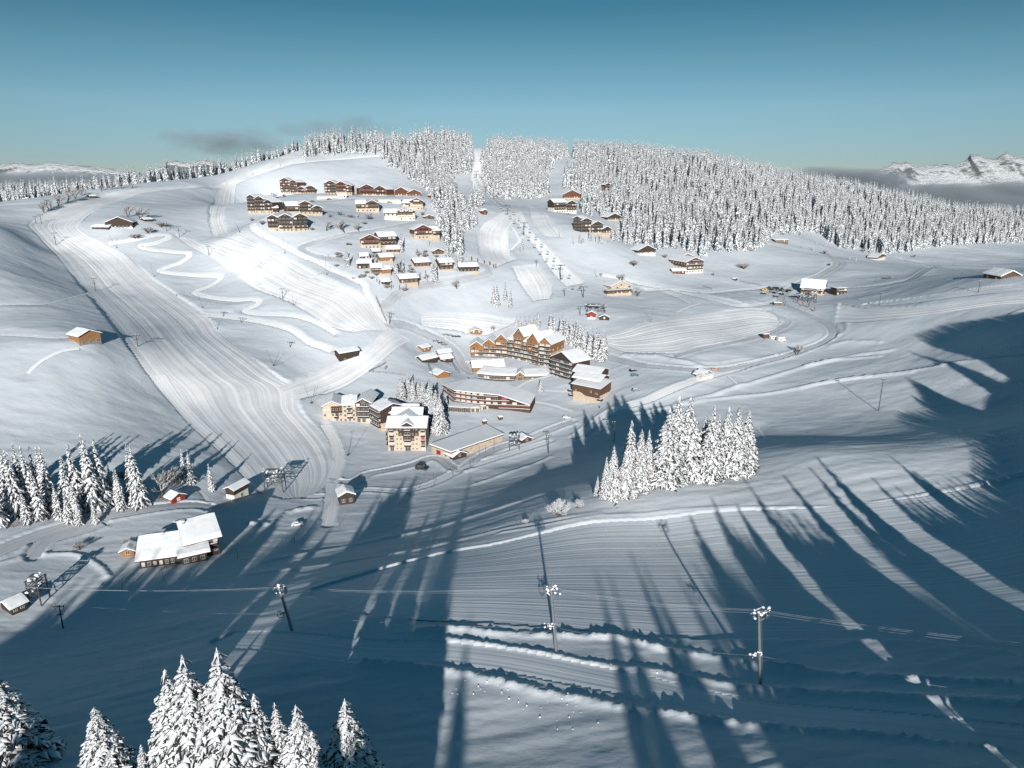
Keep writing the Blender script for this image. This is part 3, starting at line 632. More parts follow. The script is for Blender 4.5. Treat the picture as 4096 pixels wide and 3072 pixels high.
def empty(name, loc, label=None, cat=None, group=None, rz=0):
    o = bpy.data.objects.new(name, None); COL.objects.link(o); o.location = loc; o.rotation_euler = (0, 0, rz); o.empty_display_size = .5; return tag(o, label, cat, group)
BUILT = []    # keep the wood away from buildings: (x, y, radius)
_wcache = {}
def window_meshes(w_, h_, pane):
    k = (round(w_, 1), round(h_, 1), pane)
    if k not in _wcache:
        f = MB(); W2 = k[0] / 2; H2 = k[1]
        f.box(-W2 - .08, -W2, -.10, .03, 0, H2); f.box(W2, W2 + .08, -.10, .03, 0, H2); f.box(-W2 - .08, W2 + .08, -.10, .03, H2, H2 + .08); f.box(-W2 - .14, W2 + .14, -.16, .03, -.09, 0)
        f.box(-.04, .04, -.08, .02, 0, H2)
        me = bpy.data.meshes.new('window'); me.from_pydata(f.v, [], f.f); me.materials.append(M['frame_light'])
        p = MB(); p.box(-W2, W2, -.05, .02, 0, H2); mp_ = bpy.data.meshes.new('pane'); mp_.from_pydata(p.v, [], p.f); mp_.materials.append(M[pane])
        _wcache[k] = (me, mp_)
    return _wcache[k]
class Block:
    """one rectangular body of a building: local x along the front, y into the depth, z up"""
    def __init__(b, root, Pa, Pb, depth, h, roof='gy', rise=None, base_h=None, lower='plaster', upper='wood_red', over=.8, snow=.45, foot=4.0):
        b.root = root; r0 = root.location; b.o = np.array([Pa[0] - r0.x, Pa[1] - r0.y]); v = np.array([Pb[0] - Pa[0], Pb[1] - Pa[1]])
        b.W = float(np.linalg.norm(v)); b.a = v / b.W; b.n = np.array([-b.a[1], b.a[0]]); b.Dp = depth; b.h = h
        b.ang = math.atan2(b.a[1], b.a[0]); W = b.W
        rise = rise if rise is not None else (.22 * W if roof == 'gy' else .2 * depth); b.rise = rise
        base_h = h * .45 if base_h is None else base_h; b.base_h = base_h
        BUILT.append((Pa[0] + v[0] / 2 + b.n[0] * depth / 2, Pa[1] + v[1] / 2 + b.n[1] * depth / 2, max(W, depth) * .62 + 2))
        q = MB()
        if base_h > 0.05: q.box(0, W, 0, depth, -foot, base_h); q.xf(b.T); q.build('wall', M[lower], root)
        u = MB(); e = .06
        if h > base_h + .05: u.box(-e, W + e, -e, depth + e, max(base_h, -foot) if base_h > .05 else -foot, h)
        if roof == 'gy': u.hexa([(-e, -e, h), (W + e, -e, h), (W + e, depth + e, h), (-e, depth + e, h)], [(W / 2 - .01, -e, h + rise), (W / 2 + .01, -e, h + rise), (W / 2 + .01, depth + e, h + rise), (W / 2 - .01, depth + e, h + rise)])
        if roof == 'gx': u.hexa([(-e, -e, h), (W + e, -e, h), (W + e, depth + e, h), (-e, depth + e, h)], [(-e, depth / 2 - .01, h + rise), (W + e, depth / 2 - .01, h + rise), (W + e, depth / 2 + .01, h + rise), (-e, depth / 2 + .01, h + rise)])
        if roof == 'shed': u.hexa([(-e, -e, h), (W + e, -e, h), (W + e, depth + e, h), (-e, depth + e, h)], [(-e, -e, h + .02), (W + e, -e, h + .02), (W + e, depth + e, h + rise), (-e, depth + e, h + rise)])
        if u.v: u.xf(b.T); u.build('timber_wall', M[upper], root)
        # roof slab and its snow: a section extruded
        if roof == 'gy': sec = [(-over, h - over * rise / (W / 2)), (W / 2, h + rise), (W + over, h - over * rise / (W / 2))]; L0, L1 = -over, depth + over
        elif roof == 'gx': sec = [(-over, h - over * rise / (depth / 2)), (depth / 2, h + rise), (depth + over, h - over * rise / (depth / 2))]; L0, L1 = -over, W + over
        elif roof == 'shed': sec = [(-over, h - over * rise / depth), (depth + over, h + rise + over * rise / depth)]; L0, L1 = -over, W + over
        else: sec = [(-.3, h), (depth + .3, h + .05)]; L0, L1 = -.3, W + .3
        th = .22; s_ = MB()
        mk = (lambda p, l: (p[0], l, p[1])) if roof == 'gy' else (lambda p, l: (l, p[0], p[1]))
        for i in range(len(sec) - 1):
            A, B = sec[i], sec[i + 1]
            s_.hexa([mk((A[0], A[1] + .01), L0), mk((B[0], B[1] + .01), L0), mk((B[0], B[1] + .01), L1), mk((A[0], A[1] + .01), L1)], [mk((A[0], A[1] + th), L0), mk((B[0], B[1] + th), L0), mk((B[0], B[1] + th), L1), mk((A[0], A[1] + th), L1)])
        s_.xf(b.T); rf = s_.build('roof', M['wood_dark'], root)
        # snow blanket with soft edge and slight unevenness
        nseg = 6; prof = []
        for i in range(len(sec) - 1):
            A, B = sec[i], sec[i + 1]
            for k in range(nseg + (1 if i == len(sec) - 2 else 0)):
                t = k / nseg; prof.append((A[0] + (B[0] - A[0]) * t, A[1] + (B[1] - A[1]) * t + th))
        nl = 8; ls = np.linspace(L0 + .03, L1 - .03, nl); V = []; F = []; m = len(prof); sd = random.random() * 99
        for l in ls:
            for j, p in enumerate(prof):
                edge = min(1, min(j, m - 1 - j) * .8 + .55); el = .8 if l in (ls[0], ls[-1]) else 1
                hh = snow * edge * el * (1 + .35 * float(vnoise(np.array([l / 2.5 + sd]), np.array([j * .8]), 3)[0]))
                V.append(b.T(*mk((p[0], p[1] + hh), l)))
        for a in range(nl - 1):
            for j in range(m - 1): F.append((a * m + j, a * m + j + 1, (a + 1) * m + j + 1, (a + 1) * m + j))
        n0 = len(V); ring = [j for j in range(m)] + [a * m + m - 1 for a in range(1, nl)] + [(nl - 1) * m + j for j in range(m - 2, -1, -1)] + [a * m for a in range(nl - 2, 0, -1)]
        pos = {}
        for r_ in ring:
            a, j = divmod(r_, m); p = prof[j]; V.append(b.T(*mk((p[0], p[1] + .004), ls[a]))); pos[r_] = len(V) - 1
        for i in range(len(ring)):
            p, q2 = ring[i], ring[(i + 1) % len(ring)]; F.append((p, q2, pos[q2], pos[p]))
        if snow > 0:
            so = mesh_obj('roof_snow', V, F, M['snow_roof'], rf)
        b.roof = rf
    def T(b, x, y, z):
        p = b.o + b.a * x + b.n * y; return (p[0], p[1], z)
    def win(b, x, z, w_=1.1, h_=1.3, face='f', pane='glass'):
        mf, mp_ = window_meshes(w_, h_, pane)
        o = bpy.data.objects.new('window', mf); COL.objects.link(o); o.parent = b.root
        off = .075
        if face == 'f': p = b.T(x, -off, z); r = b.ang
        elif face == 'r': p = b.T(b.W + off, x, z); r = b.ang + math.pi / 2
        else: p = b.T(-off, x, z); r = b.ang - math.pi / 2
        o.location = p; o.rotation_euler = (0, 0, r)
        q = bpy.data.objects.new('pane', mp_); COL.objects.link(q); q.parent = o
    def balcony(b, x0, x1, z, d=1.3, face='f', mt='wood_dark', snow=True):
        q = MB(); q.box(x0, x1, -d, -.08, z - .12, z, 0); q.box(x0, x1, -d, -d + .1, z + .01, z + .95, 0); q.box(x0, x0 + .1, -d + .1, -.08, z + .01, z + .95, 0); q.box(x1 - .1, x1, -d + .1, -.08, z + .01, z + .95, 0)
        if snow: q.box(x0 - .03, x1 + .03, -d - .06, -d + .16, z + .955, z + 1.12, 1)
        if face == 'f': q.xf(b.T)
        elif face == 'r': q.xf(lambda x, y, zz: b.T(b.W - y, x, zz))
        else: q.xf(lambda x, y, zz: b.T(y, b.Dp - x, zz))
        q.build('balcony', [M[mt], M['snow_roof']], b.root)
    def facade(b, floors, cols, fh=2.8, balc=None, z0=.9, face='f', big=False, mt='wood_dark', curt=.25, bsnow=True):
        L = b.W if face == 'f' else b.Dp
        for f in range(floors):
            for c in range(cols):
                x = L * (c + .5) / cols; pn = 'glass'
                if random.random() < curt: pn = 'curtain'
                elif random.random() < .02: pn = 'curtain_teal'
                inb = balc and any(f == q[0] and q[1] <= (c + .5) / cols <= q[2] for q in balc)
                if inb or big: b.win(x, f * fh + .25 + .0 * z0, min(2.0, L / cols * .62), 2.0, face, pn)
                else: b.win(x, f * fh + z0, min(1.1, L / cols * .5), 1.25, face, pn)
        for q in (balc or []): b.balcony(L * q[1] + .1, L * q[2] - .1, q[0] * fh + .12, 1.3, face, mt, bsnow)
    def chimney(b, fx, fy):
        x, y = b.W * fx, b.Dp * fy; zt = b.h + b.rise + .9
        q = MB(); q.box(x - .35, x + .35, y - .35, y + .35, b.h + .1, zt, 0); q.box(x - .5, x + .5, y - .5, y + .5, zt, zt + .3, 1); q.xf(b.T); q.build('chimney', [M['concrete'], M['snow_roof']], b.roof)
def building(name, c, blocks, label, cat, group=None, **kw):
    """blocks: (xa, ya, xb, yb, height px to the ridge, roof, depth m[, opts])"""
    sc_ = CROPS[c][2]; P0 = hq(c, blocks[0][0], blocks[0][1]); z0 = min(gz(*hq(c, q[0], q[1])) for q in blocks)
    root = empty(name, (P0[0], P0[1], z0), label, cat, group); out = []
    prev = None; bsn = kw.pop('bsnow', True)
    for q in blocks:
        Pa = hq(c, q[0], q[1]); Pb = hq(c, q[2], q[3])
        if group:
            if prev is not None and abs(q[0] - prev[1]) < 9: Pa = tuple(np.array(prev[0]) + np.array([.05, 0]))
            D1 = proj(Pa[0], Pa[1], gz(*Pa))[2]; wx = (q[2] - q[0]) / sc_ * D1 / FPX; an = math.atan2(Pb[1] - Pa[1], Pb[0] - Pa[0]); an = max(-R(28), min(R(28), an)); Pb = (Pa[0] + wx, Pa[1] + wx * math.tan(an))
        prev = (Pb, q[2]); zz = (gz(*Pa) + gz(*Pb)) / 2; D = proj(Pa[0], Pa[1], zz)[2]
        tot = q[4] / sc_ * D / FPX / .96 + (zz - z0); roof = q[5]; depth = q[6]; o = dict(kw); 
        if len(q) > 7: o.update(q[7])
        W = math.hypot(Pb[0] - Pa[0], Pb[1] - Pa[1]); slope = o.pop('slope', .46)
        rise = slope * (W / 2 if roof == 'gy' else depth / 2) if roof in ('gy', 'gx') else (o.pop('shedrise', 1.5) if roof == 'shed' else 0)
        rise = min(rise, tot * .5)
        fac = o.pop('fac', None); chim = o.pop('chim', None); side = o.pop('side', None); bl = o.pop('balc', 'auto'); bm = o.pop('bmat', 'wood_dark'); fh = o.pop('fh', 2.8)
        lowf = o.pop('lowf', .42)
        h = max(1.6, tot - (rise if roof in ('gy',) else rise * (1.0 if roof == 'gx' else 0)))
        B = Block(root, Pa, Pb, depth, h, roof, rise, base_h=h * lowf, **o); B.zoff = zz - z0
        if fac is None:
            fl = max(1, int(h / fh + .2)); cols = max(1, int(W / 2.7))
        else: fl, cols = fac
        fhh = h / fl
        if bl == 'auto': bl = [(f, .06, .94) for f in range(1, fl)] + ([(fl - .0, .28, .72)] if roof == 'gy' and fl > 1 and W > 6 else [])
        if cols: B.facade(fl, cols, fhh, bl, mt=bm, bsnow=bsn)
        if roof == 'gy' and W > 7 and cols and fl > 1: B.win(W / 2, h + .35, 1.4, 1.2)
        if side: B.facade(fl, side[1], fhh, side[2] if len(side) > 2 else None, face=side[0], mt=bm)
        if chim: B.chimney(*chim)
        out.append(B)
    return root, out
G_UP = 'brown and cream holiday flats of the upper hamlet'
def flats(c, bl, label, **kw):
    kw['bsnow'] = False; return building('apartment_house', c, bl, label, 'apartment building', G_UP, **kw)
flats('A', [(448,350,532,356,112,'gy',14), (534,362,600,370,112,'gy',12), (602,372,672,377,86,'gy',10), (674,348,745,333,86,'gy',14)], 'largest stepped red-brown flats, top left of the upper hamlet below the bare hill', upper='wood_red', lowf=.3)
flats('A', [(802,352,903,358,100,'gy',13), (907,361,988,368,98,'gy',12), (990,369,1035,372,80,'gy',10)], 'red-brown three-gabled flats, second from the left in the topmost row', upper='wood_red', lowf=.35)
flats('A', [(1082,375,1194,378,84,'gy',12), (1198,388,1305,390,76,'gy',12)], 'red-brown twin-gabled flats, third from the left in the topmost row', upper='wood_red', lowf=.2)
flats('A', [(1368,385,1479,388,66,'gy',12), (1482,388,1583,388,50,'gy',12)], 'low red-brown twin-gabled flats at the right end of the topmost row', upper='wood_red', lowf=.15)
flats('A', [(190,528,260,530,140,'gy',13), (263,530,355,530,132,'gy',14), (358,528,432,526,108,'gy',12), (436,507,470,502,60,'gx',9)], 'near-black timber and cream flats at the left end of the upper hamlet', upper='wood_dark', lowf=.35)
flats('A', [(500,525,584,528,88,'gx',12), (588,530,678,530,104,'gy',14), (682,532,755,535,76,'gy',11)], 'orange-brown flats with a dark arched middle bay, right of the near-black flats', upper='wood_brown', lowf=.4)
flats('A', [(350,655,438,664,118,'gy',14), (442,668,556,672,132,'gy',14), (560,672,660,652,132,'gy',14)], 'dark brown flats with cream ground floors, lowest of the left group above the beginner run', upper='wood_dark', lowf=.42)
flats('A', [(1056,490,1128,493,84,'gx',12), (1131,493,1238,495,90,'gy',12)], 'cream and brown flats below the third topmost block', upper='wood_brown', lowf=.5)
flats('A', [(1427,466,1488,474,64,'gx',11), (1492,480,1600,482,86,'gy',12)], 'cream and brown flats beside the forest, with long white balconies', upper='wood_brown', lowf=.5, bmat='plaster_white')
flats('A', [(1284,553,1380,558,78,'gx',11), (1384,558,1453,558,84,'gy',12), (1457,558,1525,555,84,'gy',12)], 'white-fronted flats with brown left half, on the slope below the road', upper='wood_brown', lowf=.6, lower='plaster_white', bmat='plaster_white')
flats('A', [(1092,795,1238,803,102,'gy',13,{'lowf': .55}), (1244,800,1368,757,120,'gx',12,{'lowf': .5})], 'cream and red-brown flats with a large balconied gable, above the small wooden chalets', upper='wood_red')
flats('A', [(1522,718,1663,722,112,'gy',12), (1668,708,1722,682,105,'gx',11)], 'cream and red-brown flats beside the tall spruces, right of the middle road', upper='wood_red', lowf=.55)
G_FE = 'dark timber chalets at the forest edge'
def fe(bl, label, cat='apartment building', **kw):
    kw['bsnow'] = False; return building('apartment_house', 'B', bl, label, cat, G_FE, **kw)
fe([(712,588,850,592,66,'gy',13)], 'red-brown gabled chalet, topmost of the group left of the right forest', upper='wood_red', lowf=.2)
fe([(632,700,736,705,98,'gx',12), (740,703,828,700,96,'gy',12), ], 'white flats with black timber bays beside the piste below the red-brown chalet', upper='wood_dark', lowf=.5, lower='plaster_white')
fe([(930,580,1050,578,48,'gy',11)], 'dark low gabled chalet half sunk among the forest trees', upper='wood_dark', lowf=.1)
fe([(1044,545,1090,540,72,'gy',8)], 'tall narrow dark chalet standing alone inside the forest', upper='wood_brown', lowf=.3)
fe([(790,856,848,878,108,'gy',12), (852,885,938,890,112,'gy',13), (942,890,1040,880,106,'gy',13), (1044,855,1112,846,84,'gy',12)], 'sprawling dark timber flats with four gables behind young spruces', upper='wood_dark', lowf=.15)
fe([(1064,768,1185,770,52,'gy',12)], 'dark gabled chalet with lit attic windows above the sprawling flats', upper='wood_dark', lowf=.25)
# valley chalets
CH = 'chalet'
building('chalet', 'B', [(1310,1058,1450,1062,76,'gy',12)], 'dark-gabled chalet with white ground floor below the right forest', CH, upper='wood_dark', lowf=.42, lower='plaster_white', slope=.42)
building('chalet', 'B', [(1692,1206,1832,1192,118,'gy',24,{'slope': .38}), (1590,1208,1686,1210,36,'gx',6,{'lowf': 0, 'upper': 'wood_red', 'fac': (1, 3)})], 'large inn with deep snowy roof, brown gable and white lower storeys', 'inn', upper='wood_brown', lowf=.55, lower='plaster_white', side=('l', 6))
building('chalet', 'B', [(1660,1082,1752,1086,42,'gy',11)], 'orange-gabled chalet just behind the large inn', CH, upper='wood_orange', lowf=.1)
building('chalet', 'B', [(1092,1350,1255,1350,82,'gy',12,{'lowf': .75, 'fac': (2, 5), 'balc': [(1, .35, .95)]}), (1062,1378,1258,1378,42,'flat',4,{'lowf': .35, 'snow': .3, 'upper': 'wood_brown', 'fac': (1, 6), 'balc': []})], 'cream chalet with wide veranda and two bushy trees, right of the chairlift', CH, upper='plaster', lower='plaster', slope=.42)
building('chalet', 'G', [(527,1086,690,1095,84,'gx',17,{'slope': .62})], 'chalet with a huge white snow roof beside the car park', CH, upper='wood_red', lowf=.15, snow=.8)
building('barn', 'G', [(1802,988,1925,994,58,'gx',14,{'slope': .6, 'fac': (1, 2)})], 'lone barn with thick snow roof on the far right slope', 'barn', upper='wood_brown', lowf=.0, snow=.7)
building('chalet', 'G', [(1057,862,1118,858,38,'gy',9)], 'small chalet with white base at the foot of the far right forest', CH, upper='wood_brown', lowf=.45, lower='plaster_white')
building('shed', 'G', [(350,738,438,752,24,'shed',6,{'shedrise': 1})], 'low snow-roofed shed in the clearing of the right forest', 'shed', upper='wood_grey', lowf=0)
building('hut', 'G', [(775,1100,850,1085,40,'flat',7)], 'small flat-roofed lift hut right of the chalet with the huge snow roof', 'hut', upper='wood_dark', lowf=0)
building('hut', 'B', [(62,724,96,722,40,'gy',6)], 'tiny brown hut beside the upper chairlift', 'hut', upper='wood_red', lowf=0)
building('farmhouse', 'F', [(720,618,905,622,74,'gy',18,{'slope': .42}), (628,622,742,625,26,'gx',5,{'lowf': 0, 'fac': (1, 3)})], 'dark old farmhouse with a wide snowy roof and frosted trees behind', 'farmhouse', upper='wood_dark', lowf=.25, lower='plaster_white')
building('barn', 'F', [(547,1424,694,1418,100,'gy',10,{'slope': .42, 'fac': (1, 3), 'balc': []})], 'orange timber barn on a masonry base alone on the left slope', 'barn', upper='wood_orange', lower='masonry', lowf=.36)
building('hut', 'F', [(614,418,650,416,22,'gx',4,{'fac': (1, 1)})], 'tiny red-brown lift hut on the left ridge', 'hut', upper='wood_red', lowf=0)
# wooden chalets below the flats
G_W = 'small wooden chalets below the upper hamlet'
def wc(bl, label, **kw):
    kw.setdefault('upper', 'wood_brown'); return building('chalet', 'A', bl, label, CH, G_W, **kw)
wc([(1300,828,1400,834,52,'gx',9)], 'small red-brown chalet touching the foot of the balconied cream flats', upper='wood_red', lowf=.1)
wc([(1252,912,1345,918,68,'gx',9)], 'light orange chalet with a deep square snow roof among spruces', upper='wood_orange', lowf=.3)
wc([(1530,945,1640,947,66,'gx',10)], 'red-brown chalet with dark base just left of a tall spruce', upper='wood_red', lowf=.1)
wc([(1730,968,1830,972,88,'gx',10)], 'chalet with a tall square snow roof left of the dark double chalet', lowf=.1)
wc([(1886,975,1945,982,60,'gx',9), (1950,988,2036,1000,78,'gx',9)], 'dark double chalet inside the bend of the climbing road', upper='wood_dark', lowf=.15)
wc([(1068,975,1172,966,66,'gx',9)], 'near-black chalet at the left end of the wooden chalets', upper='wood_dark', lowf=.1)
wc([(1178,1012,1260,1018,76,'gx',9), (1263,1016,1328,1020,70,'gx',8)], 'twin-roofed orange chalet in the middle of the wooden chalets', upper='wood_orange', lowf=.2)
wc([(1410,1082,1545,1098,90,'gx',10)], 'brown chalet just above the climbing road', lowf=.1)
wc([(1262,1088,1322,1092,42,'gx',6)], 'tiny dark cabin with a snow roof, lowest of the wooden chalets', upper='wood_dark', lowf=.0)
wc([(1675,836,1750,838,46,'gy',8)], 'small brown gabled chalet beneath the tall spruce arm', lowf=.1)
wc([(1090,900,1150,896,46,'gx',7)], 'dark cabin hidden behind the left spruces', upper='wood_dark', lowf=0)
wc([(1190,842,1242,842,30,'gx',6)], 'low dark cabin with pale snow roof near the hairpin road', upper='wood_dark', lowf=0)
wc([(1608,548,1672,546,28,'gy',7)], 'little garage with a snowy gable beside the middle road', lowf=0)
wc([(2070,524,2106,521,36,'gy',6)], 'red-brown cabin by the trees near the upper chairlift', upper='wood_red', lowf=0)
wc([(1652,406,1680,402,30,'gy',6)], 'red-brown cabin at the very top among the forest trees', upper='wood_red', lowf=0)
G_G = 'snow-covered garages of the upper hamlet'
for q, lb in (((742,402,905,392,16,'flat',6), 'long low garage row under the largest stepped flats'), ((1236,425,1420,436,15,'flat',6), 'long low garage row under the right end of the topmost flats')):
    building('garage', 'A', [q], lb, 'garage', G_G, upper='plaster_white', lowf=0, fac=(1, 0), balc=[])
building('garage', 'A', [(912,397,972,396,32,'gx',6)], 'small gabled garage entrance between the topmost flats', 'garage', G_G, upper='plaster_white', lowf=0, fac=(1, 2))

# tall wooden complex in the village centre
def grid_facade(B, fl, cols, fh, skip=0, face='f', mt='wood_dark', rng_=None):
    L = B.W if face == 'f' else B.Dp
    for f in range(skip, fl):
        for c in range(cols):
            pn = random.choice(['glass', 'glass', 'glass', 'curtain', 'curtain', 'curtain_teal'] + (['curtain_red'] if random.random() < .06 else []))
            B.win(L * (c + .5) / cols, f * fh + .22, L / cols * .7, fh - .75, face, pn)
        if f > 0 or skip == 0: B.balcony(.1, L - .1, f * fh + .1, 1.2, face, mt)
P_ = lambda x, y: hq('C', x, y)
root = empty('apartment_complex', (*P_(425,535), 0), 'tall honey-coloured timber complex with stepped gables and rows of balconies', 'apartment building'); root.location.z = gz(*P_(600,540)) - .3
def seg(xa, ya, xb, yb, depth, h, roof, upper='wood_orange', **k):
    return Block(root, P_(xa, ya), P_(xb, yb), depth, h, roof, upper=upper, **k)
def timber_hood(B, x0, x1, z0, z1, d=1.5, mt='wood_orange'):
    """projecting timber frame round a gable bay"""
    q = MB(); zr = z1 + .3 * (x1 - x0) / 2; xm = (x0 + x1) / 2; t = .55
    q.box(x0, x0 + t, -d, -.07, z0, z1); q.box(x1 - t, x1, -d, -.07, z0, z1)
    q.hexa([(x0, -d, z1), (xm, -d, zr), (xm, -.07, zr), (x0, -.07, z1)], [(x0, -d, z1 + t), (xm, -d, zr + t), (xm, -.07, zr + t), (x0, -.07, z1 + t)])
    q.hexa([(xm, -d, zr), (x1, -d, z1), (x1, -.07, z1), (xm, -.07, zr)], [(xm, -d, zr + t), (x1, -d, z1 + t), (x1, -.07, z1 + t), (xm, -.07, zr + t)])
    q.box(x0 + t, x1 - t, -d, -d + .15, z0, z0 + 1.0); q.xf(B.T); q.build('gable_frame', M[mt], B.root)
    B.win(xm, B.h + .15 if x1 - x0 > B.W * .7 else z1 - 2.3, min(2.6, (x1 - x0) * .42), 1.9, 'f', 'glass')
B = seg(430,532,550,532,13,7.6,'gy', lower='plaster', base_h=.0, rise=3.0); grid_facade(B, 2, 3, 2.75); timber_hood(B, .1, B.W * .55, 2.9, 7.4)
B = seg(552,532,664,532,13,9.2,'gy', base_h=.0, rise=3.4); grid_facade(B, 3, 3, 2.75); timber_hood(B, .2, B.W * .5, 4.0, 9.2)
B = seg(666,535,784,536,16,12.2,'gy', base_h=.0, rise=4.2); grid_facade(B, 4, 2, 2.8); timber_hood(B, .1, B.W - .1, 7.4, 12.0)
B = seg(788,540,846,554,13,13.6,'gx', base_h=1.2, rise=2.6); grid_facade(B, 5, 3, 2.7)
B = seg(850,555,935,573,15,17.6,'gy', base_h=1.2, rise=4.4); grid_facade(B, 6, 3, 2.75); timber_hood(B, .2, B.W - .2, 10.6, 17.4)
B = seg(938,574,974,582,13,14.0,'gx', base_h=1.2, rise=2.6); grid_facade(B, 5, 2, 2.7)
B = seg(978,583,1076,606,16,15.6,'gy', base_h=1.2, rise=4.8); grid_facade(B, 5, 3, 2.8); timber_hood(B, .1, B.W * .5, 9.0, 15.6)
B = seg(1080,608,1192,612,18,15.4,'gy', lower='plaster', base_h=9.5, rise=3.6); grid_facade(B, 6, 2, 2.55)
for f in range(5): B.win(B.W - .9, f * 2.55 + .8, .7, 1.0)
B.facade(4, 3, 2.6, None, z0=9.6 - 7.0, face='r')
# dark stepped block to its right
root = empty('apartment_complex', (*P_(1195,700), 0), 'dark timber block with stepped snow roofs and a pale end wall', 'apartment building'); root.location.z = gz(*P_(1395,900)) - .3
B = seg(1197,704,1398,772,14,15.4,'gy', upper='wood_dark', base_h=.0, rise=4.6); grid_facade(B, 6, 5, 2.55)
B = seg(1405,820,1650,822,13,12.0,'gx', upper='wood_dark', base_h=6, rise=2.2, lower='plaster')
B = seg(1402,885,1655,890,12,10.4,'gx', upper='wood_dark', base_h=6, rise=2.0, lower='plaster')
B = seg(1398,944,1655,962,12,8.6,'shed', upper='wood_brown', base_h=4.6, rise=2.0, lower='plaster')
B.win(B.W * .12, 4.9, .7, .7); B.win(B.W * .68, 5.4, .7, 1.2); B.win(B.W * .88, 5.0, 1.5, .9); B.balcony(-1.6, .4, 4.2, 1.3); B.balcony(-1.6, .4, 1.6, 1.3); B.balcony(B.W - .3, B.W + 2.2, 2.4, 2)
q = MB(); q.hexa([(B.W * .5, -.10, 3.0), (B.W, -.10, 3.0), (B.W, -.065, 3.0), (B.W * .5, -.065, 3.0)], [(B.W * .3, -.10, 4.62), (B.W + .06, -.10, 4.62), (B.W + .06, -.065, 4.62), (B.W * .3, -.065, 4.62)]); q.xf(B.T); q.build('timber_cladding', M['wood_brown'], root)
# low arcade and the timber hall behind it
root = empty('arcade_building', (*P_(520,735), 0), 'low curved arcade with a small glazed gable and thick snow roof', 'shop arcade'); root.location.z = gz(*P_(700,755)) - .2
ap_ = [(505,735), (640,755), (850,755)]
for i in range(2):
    B = seg(*ap_[i], *ap_[i + 1], 9, 3.4, 'shed', upper='wood_brown', base_h=0, rise=2.0, snow=.7); grid_facade(B, 1, 5, 3.0, skip=0)
B = seg(862,756,942,752,10,3.8,'gy', upper='wood_orange', base_h=0, rise=2.2, snow=.6); B.win(B.W / 2, .3, 2.6, 2.4); B.win(B.W / 2, 3.4, 1.8, 1.2)
for a_, b_ in (((950,750), (1060,735)), ((1064,733), (1190,690))):
    B = seg(*a_, *b_, 9, 3.4, 'shed', upper='wood_brown', base_h=0, rise=2.0, snow=.7); B.facade(1, 4, 3.0, None, z0=.6, big=True)
root = empty('timber_hall', (*P_(465,680), 0), 'long timber hall with a smooth snow roof and chimney behind the arcade', 'hall'); root.location.z = gz(*P_(600,670)) - .2
B = seg(455,685,750,655,11,3.6,'gx', upper='wood_orange', base_h=0, rise=2.6, snow=.7); B.chimney(.85, .3); B.chimney(.5, .3); B.facade(1, 5, 3, None, z0=.8)
# curved balconied block
root = empty('curved_apartment_block', (*P_(440,1010), 0), 'long curved block with three tiers of brown balconies under one sloping snow roof', 'apartment building'); z0_ = gz(*P_(640,1045)) - .2; root.location.z = z0_
cb = [(192,872,8.0), (292,985,9.2), (440,1018,9.4), (570,1034,9.2), (700,1048,8.8), (800,1056,7.0), (900,1066,5.2), (1000,1078,3.6)]
pts_ = [np.array(P_(x, y)) for x, y, h_ in cb]; rl = np.array([root.location.x, root.location.y])
backd = [15, 17, 17, 17, 17, 16, 15, 13]
nv = []
for i in range(len(pts_)):
    d_ = pts_[min(i + 1, len(pts_) - 1)] - pts_[max(i - 1, 0)]; d_ /= np.linalg.norm(d_); nv.append(np.array([-d_[1], d_[0]]))
nv[0] = np.array([.75, .66]); nv[1] = np.array([.35, .94])
bk = [pts_[i] + nv[i] * backd[i] for i in range(len(pts_))]
for p_ in pts_: BUILT.append((p_[0], p_[1] + 8, 10))
wall = MB(); rf = MB(); sn = MB()
for i in range(len(pts_) - 1):
    a, b2 = pts_[i] - rl, pts_[i + 1] - rl; c2, d2 = bk[i + 1] - rl, bk[i] - rl; ha, hb = cb[i][2], cb[i + 1][2]
    wall.hexa([(*a, -3), (*b2, -3), (*c2, -3), (*d2, -3)], [(*a, ha), (*b2, hb), (*c2, hb + 1.0), (*d2, ha + 1.0)])
    def ov(p, n_, k): return (p + n_ * k)
    A_, B_, C_, D_ = ov(a, nv[i], -2.0), ov(b2, nv[i + 1], -2.0), ov(c2, nv[i + 1], .8), ov(d2, nv[i], .8)
    rf.hexa([(*A_, ha - .1), (*B_, hb - .1), (*C_, hb + 1.05), (*D_, ha + 1.05)], [(*A_, ha + .12), (*B_, hb + .12), (*C_, hb + 1.3), (*D_, ha + 1.3)])
    sn.hexa([(*A_, ha + .124), (*B_, hb + .124), (*C_, hb + 1.304), (*D_, ha + 1.304)], [(*A_, ha + .5), (*B_, hb + .5), (*C_, hb + 1.85), (*D_, ha + 1.85)])
wall.build('wall', M['wood_dark'], root); ro = rf.build('roof', M['wood_brown'], root); sn.build('roof_snow', M['snow_roof'], ro)
class Seg(Block):
    def __init__(b, root, Pa, Pb):
        b.root = root; b.o = np.array(Pa) - rl; v = np.array(Pb) - np.array(Pa); b.W = float(np.linalg.norm(v)); b.a = v / b.W; b.n = np.array([-b.a[1], b.a[0]]); b.ang = math.atan2(b.a[1], b.a[0]); b.Dp = 10
